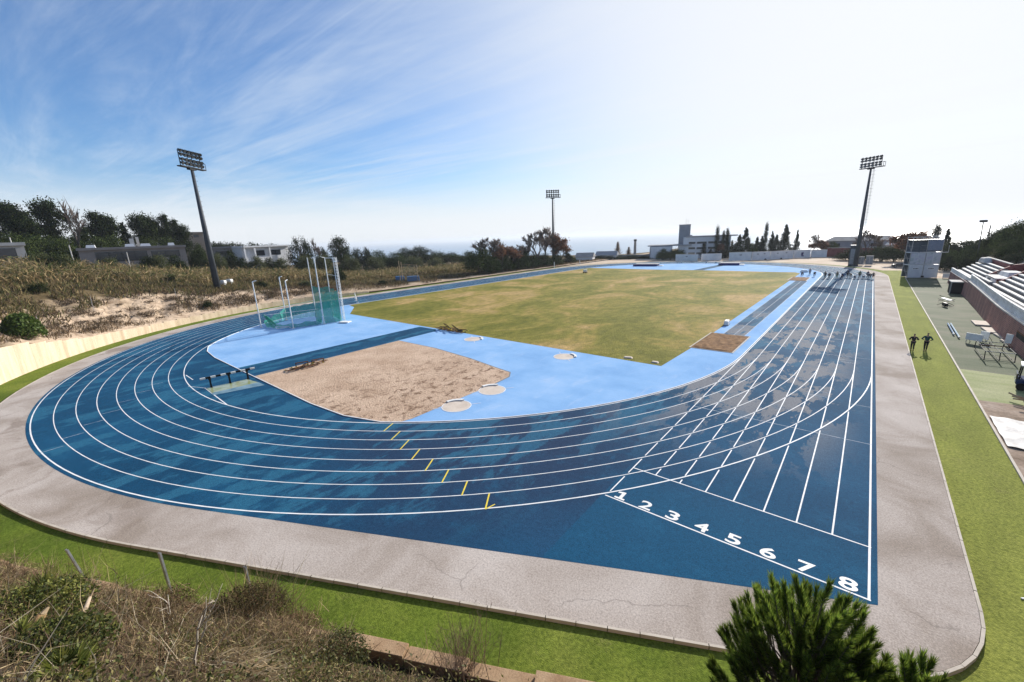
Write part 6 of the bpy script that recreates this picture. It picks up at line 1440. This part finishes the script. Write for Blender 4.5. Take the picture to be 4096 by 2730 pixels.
# young pine close to the camera
def near_pine(label, base, cx, cy, rad, ztop, zlow, nsh, seed):
    rr = np.random.default_rng(seed); t = thing('young_pine', label, 'pine tree', base); b = MB(); S = Soup()
    b.tube([base, Vector(base).lerp(Vector((cx, cy, ztop - 1.2)), .5) + Vector((.08, -.05, 0)), (cx, cy, ztop - 1.2)], [.085, .06, .03], n=8)
    tips = []
    for i in range(nsh):
        a = rr.random() * 2 * PI; u = math.sqrt(rr.random()); rx = rad * u
        z = zlow + (ztop - zlow) * (math.sqrt(max(0, 1 - u * u)) * (.55 + .45 * rr.random() ** .6))
        lean = .15 + .55 * u; d = Vector((math.cos(a) * lean, math.sin(a) * lean, 1)).normalized(); d = (d + Vector(rr.normal(size=3) * .1)).normalized()
        L = .36 + .24 * rr.random(); tip = Vector((cx + rx * math.cos(a), cy + rx * math.sin(a), z)); s0 = tip - d * L; tips.append((s0, d, L))
        hub = Vector((cx + .35 * rx * math.cos(a), cy + .35 * rx * math.sin(a), max(base[2] + .4, z - .75 - .3 * rr.random()))); mid = hub.lerp(s0, .6) - Vector((0, 0, .12)); b.tube([hub, mid, s0, tip - d * .05], [.018, .013, .010, .006], n=4)
        if i % 3 == 0: b.tube([Vector((cx, cy, max(base[2] + .2, hub.z - .4))), hub], [.026, .018], n=5)
        n = 360; f = rr.random(n) ** .8; B = np.array(s0) + np.outer(f * L, np.array(d)); ax = norm(rr.normal(size=(n, 3))); ax = norm(ax - np.outer(ax @ np.array(d), np.array(d)))
        op = .35 + .5 * (1 - f); D = np.array(d) * np.cos(op)[:, None] + ax * np.sin(op)[:, None]
        V, q, t3 = blades(B, D, .09 + .06 * rr.random(n), .0082, np.tile([0, 0, .05], (n, 1)), rr)
        k = .7 + .6 * rr.random(); S.add(V, q, t3, pick([(.17, .24, .034), (.12, .185, .026), (.24, .29, .05), (.07, .115, .022)], n, rr) * k)
    b.build('trunk', mat('pine_bark', [(.16, .13, .10), (.25, .21, .17)], scale=8, rough=.95), t, smooth=True); S.build('crown', PINEL, t)
bz = bank_at(44.6, -38.6)
near_pine('young pine with upright needle brushes in the lower right foreground', (44.55, -38.6, bz - .1), 44.5, -38.38, 1.22, 7.5, 4.9, 270, 21)
near_pine('small pine shoot group right of the foreground pine', (45.9, -38.6, bank_at(45.9, -38.6) - .1), 45.6, -38.42, .62, 7.15, 5.2, 90, 22)

# ------------------------------------------------------------------ air
b = MB(); b.box((0, 9000, -19.75), (61000, 43000, 110.5)); hz_o = b.build('haze', []); hm_ = bpy.data.materials.new('haze'); hm_.use_nodes = True; n_ = hm_.node_tree; n_.nodes.clear()
ho = n_.nodes.new('ShaderNodeOutputMaterial'); pv = n_.nodes.new('ShaderNodeVolumePrincipled'); pv.inputs['Color'].default_value = (.86, .92, 1, 1); pv.inputs['Density'].default_value = .00014; pv.inputs['Anisotropy'].default_value = .2; n_.links.new(pv.outputs[0], ho.inputs['Volume'])
hz_o.data.materials.clear(); hz_o.data.materials.append(hm_); tag(hz_o, 'pale haze hanging over the ground and the sea', 'haze', kind='stuff')

# ------------------------------------------------------------------ camera, light, sky
cam = bpy.data.cameras.new('camera'); co = link(bpy.data.objects.new('camera', cam)); sc.camera = co
cam.sensor_width = 36; cam.lens = 14.5604; cam.clip_end = 60000; cam.clip_start = .1
cam.shift_x = -26.27 / 4096; cam.shift_y = 8.72 / 4096
yaw, pitch, roll = .69918, .25095, -.03855
f = Vector((-math.sin(yaw) * math.cos(pitch), math.cos(yaw) * math.cos(pitch), -math.sin(pitch))); rt = Vector((math.cos(yaw), math.sin(yaw), 0)); up = rt.cross(f)
r_ = rt * math.cos(roll) + up * math.sin(roll); u_ = up * math.cos(roll) - rt * math.sin(roll)
co.matrix_world = Matrix(((r_.x, u_.x, -f.x, 44.4378), (r_.y, u_.y, -f.y, -44.3548), (r_.z, u_.z, -f.z, 12.1485), (0, 0, 0, 1)))
EL, AZ = math.radians(24.5), math.radians(2.5)
sun = bpy.data.lights.new('sun', 'SUN'); so = link(bpy.data.objects.new('sun', sun)); sun.energy = 5.0; sun.angle = math.radians(.55); sun.color = (1, .95, .87)
sd = Vector((math.sin(AZ) * math.cos(EL), math.cos(AZ) * math.cos(EL), math.sin(EL))); so.rotation_euler = (-sd).to_track_quat('-Z', 'Y').to_euler(); so.location = (0, 0, 80)
w = bpy.data.worlds.new('World'); sc.world = w; w.use_nodes = True; nt = w.node_tree; nt.nodes.clear()
out = nt.nodes.new('ShaderNodeOutputWorld'); bg = nt.nodes.new('ShaderNodeBackground'); nt.links.new(bg.outputs[0], out.inputs[0])
sky = nt.nodes.new('ShaderNodeTexSky'); sky.sky_type = 'NISHITA'; sky.sun_disc = False; sky.sun_elevation = EL; sky.sun_rotation = AZ; sky.air_density = 1.0; sky.dust_density = .6; sky.ozone_density = 2.5; sky.altitude = 100
tc = nt.nodes.new('ShaderNodeTexCoord'); vec = tc.outputs['Generated']
sep = nt.nodes.new('ShaderNodeSeparateXYZ'); nt.links.new(vec, sep.inputs[0]); zz = math_(nt, 'MAXIMUM', sep.outputs[2], .04)
cb = nt.nodes.new('ShaderNodeCombineXYZ'); nt.links.new(math_(nt, 'DIVIDE', sep.outputs[0], zz), cb.inputs[0]); nt.links.new(math_(nt, 'DIVIDE', sep.outputs[1], zz), cb.inputs[1])
mp = nt.nodes.new('ShaderNodeMapping'); mp.inputs['Rotation'].default_value = (0, 0, -.55); mp.inputs['Scale'].default_value = (.38, 1.15, 1); nt.links.new(cb.outputs[0], mp.inputs[0])
c1 = noise(nt, mp.outputs[0], .55, 9, .62, .9)
mp2 = nt.nodes.new('ShaderNodeMapping'); mp2.inputs['Rotation'].default_value = (0, 0, .2); mp2.inputs['Scale'].default_value = (.5, .8, 1); nt.links.new(cb.outputs[0], mp2.inputs[0])
c2 = noise(nt, mp2.outputs[0], .35, 5, .55, .4)
dt = nt.nodes.new('ShaderNodeVectorMath'); dt.operation = 'DOT_PRODUCT'; nt.links.new(vec, dt.inputs[0]); dt.inputs[1].default_value = sd
cosd = dt.outputs['Value']
glow = math_(nt, 'POWER', sramp(nt, cosd, .33, 1.02), 1.75)
st_ = nt.nodes.new('ShaderNodeMapping'); st_.inputs['Rotation'].default_value = (0, 0, -.72); st_.inputs['Scale'].default_value = (.22, 2.1, 1); nt.links.new(cb.outputs[0], st_.inputs[0])
c3 = noise(nt, st_.outputs[0], .8, 8, .66, 1.6)
cl_ = math_(nt, 'MULTIPLY', sramp(nt, math_(nt, 'ADD', math_(nt, 'ADD', math_(nt, 'MULTIPLY', c1, .42), math_(nt, 'MULTIPLY', c3, .33)), math_(nt, 'MULTIPLY', c2, .25)), .43, .68), .62)
hz = math_(nt, 'MULTIPLY', math_(nt, 'SUBTRACT', 1.0, sramp(nt, sep.outputs[2], .03, .16)), .9)
fac = math_(nt, 'SUBTRACT', 1.0, math_(nt, 'MULTIPLY', math_(nt, 'MULTIPLY', math_(nt, 'SUBTRACT', 1.0, cl_), math_(nt, 'SUBTRACT', 1.0, hz)), math_(nt, 'SUBTRACT', 1.0, math_(nt, 'MULTIPLY', glow, .97))))
cloud = mix(nt, hz, mix(nt, glow, (5.5, 6.2, 7.1), (7.05, 7.2, 7.45)), (6.9, 7.1, 7.4))
skyc = mix(nt, 1.0, sky.outputs[0], (.74, .95, 1.2), 'MULTIPLY')
nt.links.new(mix(nt, fac, skyc, cloud), bg.inputs[0]); bg.inputs[1].default_value = .087
sc.view_settings.view_transform = 'Standard'; sc.view_settings.look = 'None'; sc.view_settings.exposure = .6; sc.view_settings.gamma = 1
sc.cycles.max_bounces = 6; sc.cycles.transparent_max_bounces = 12
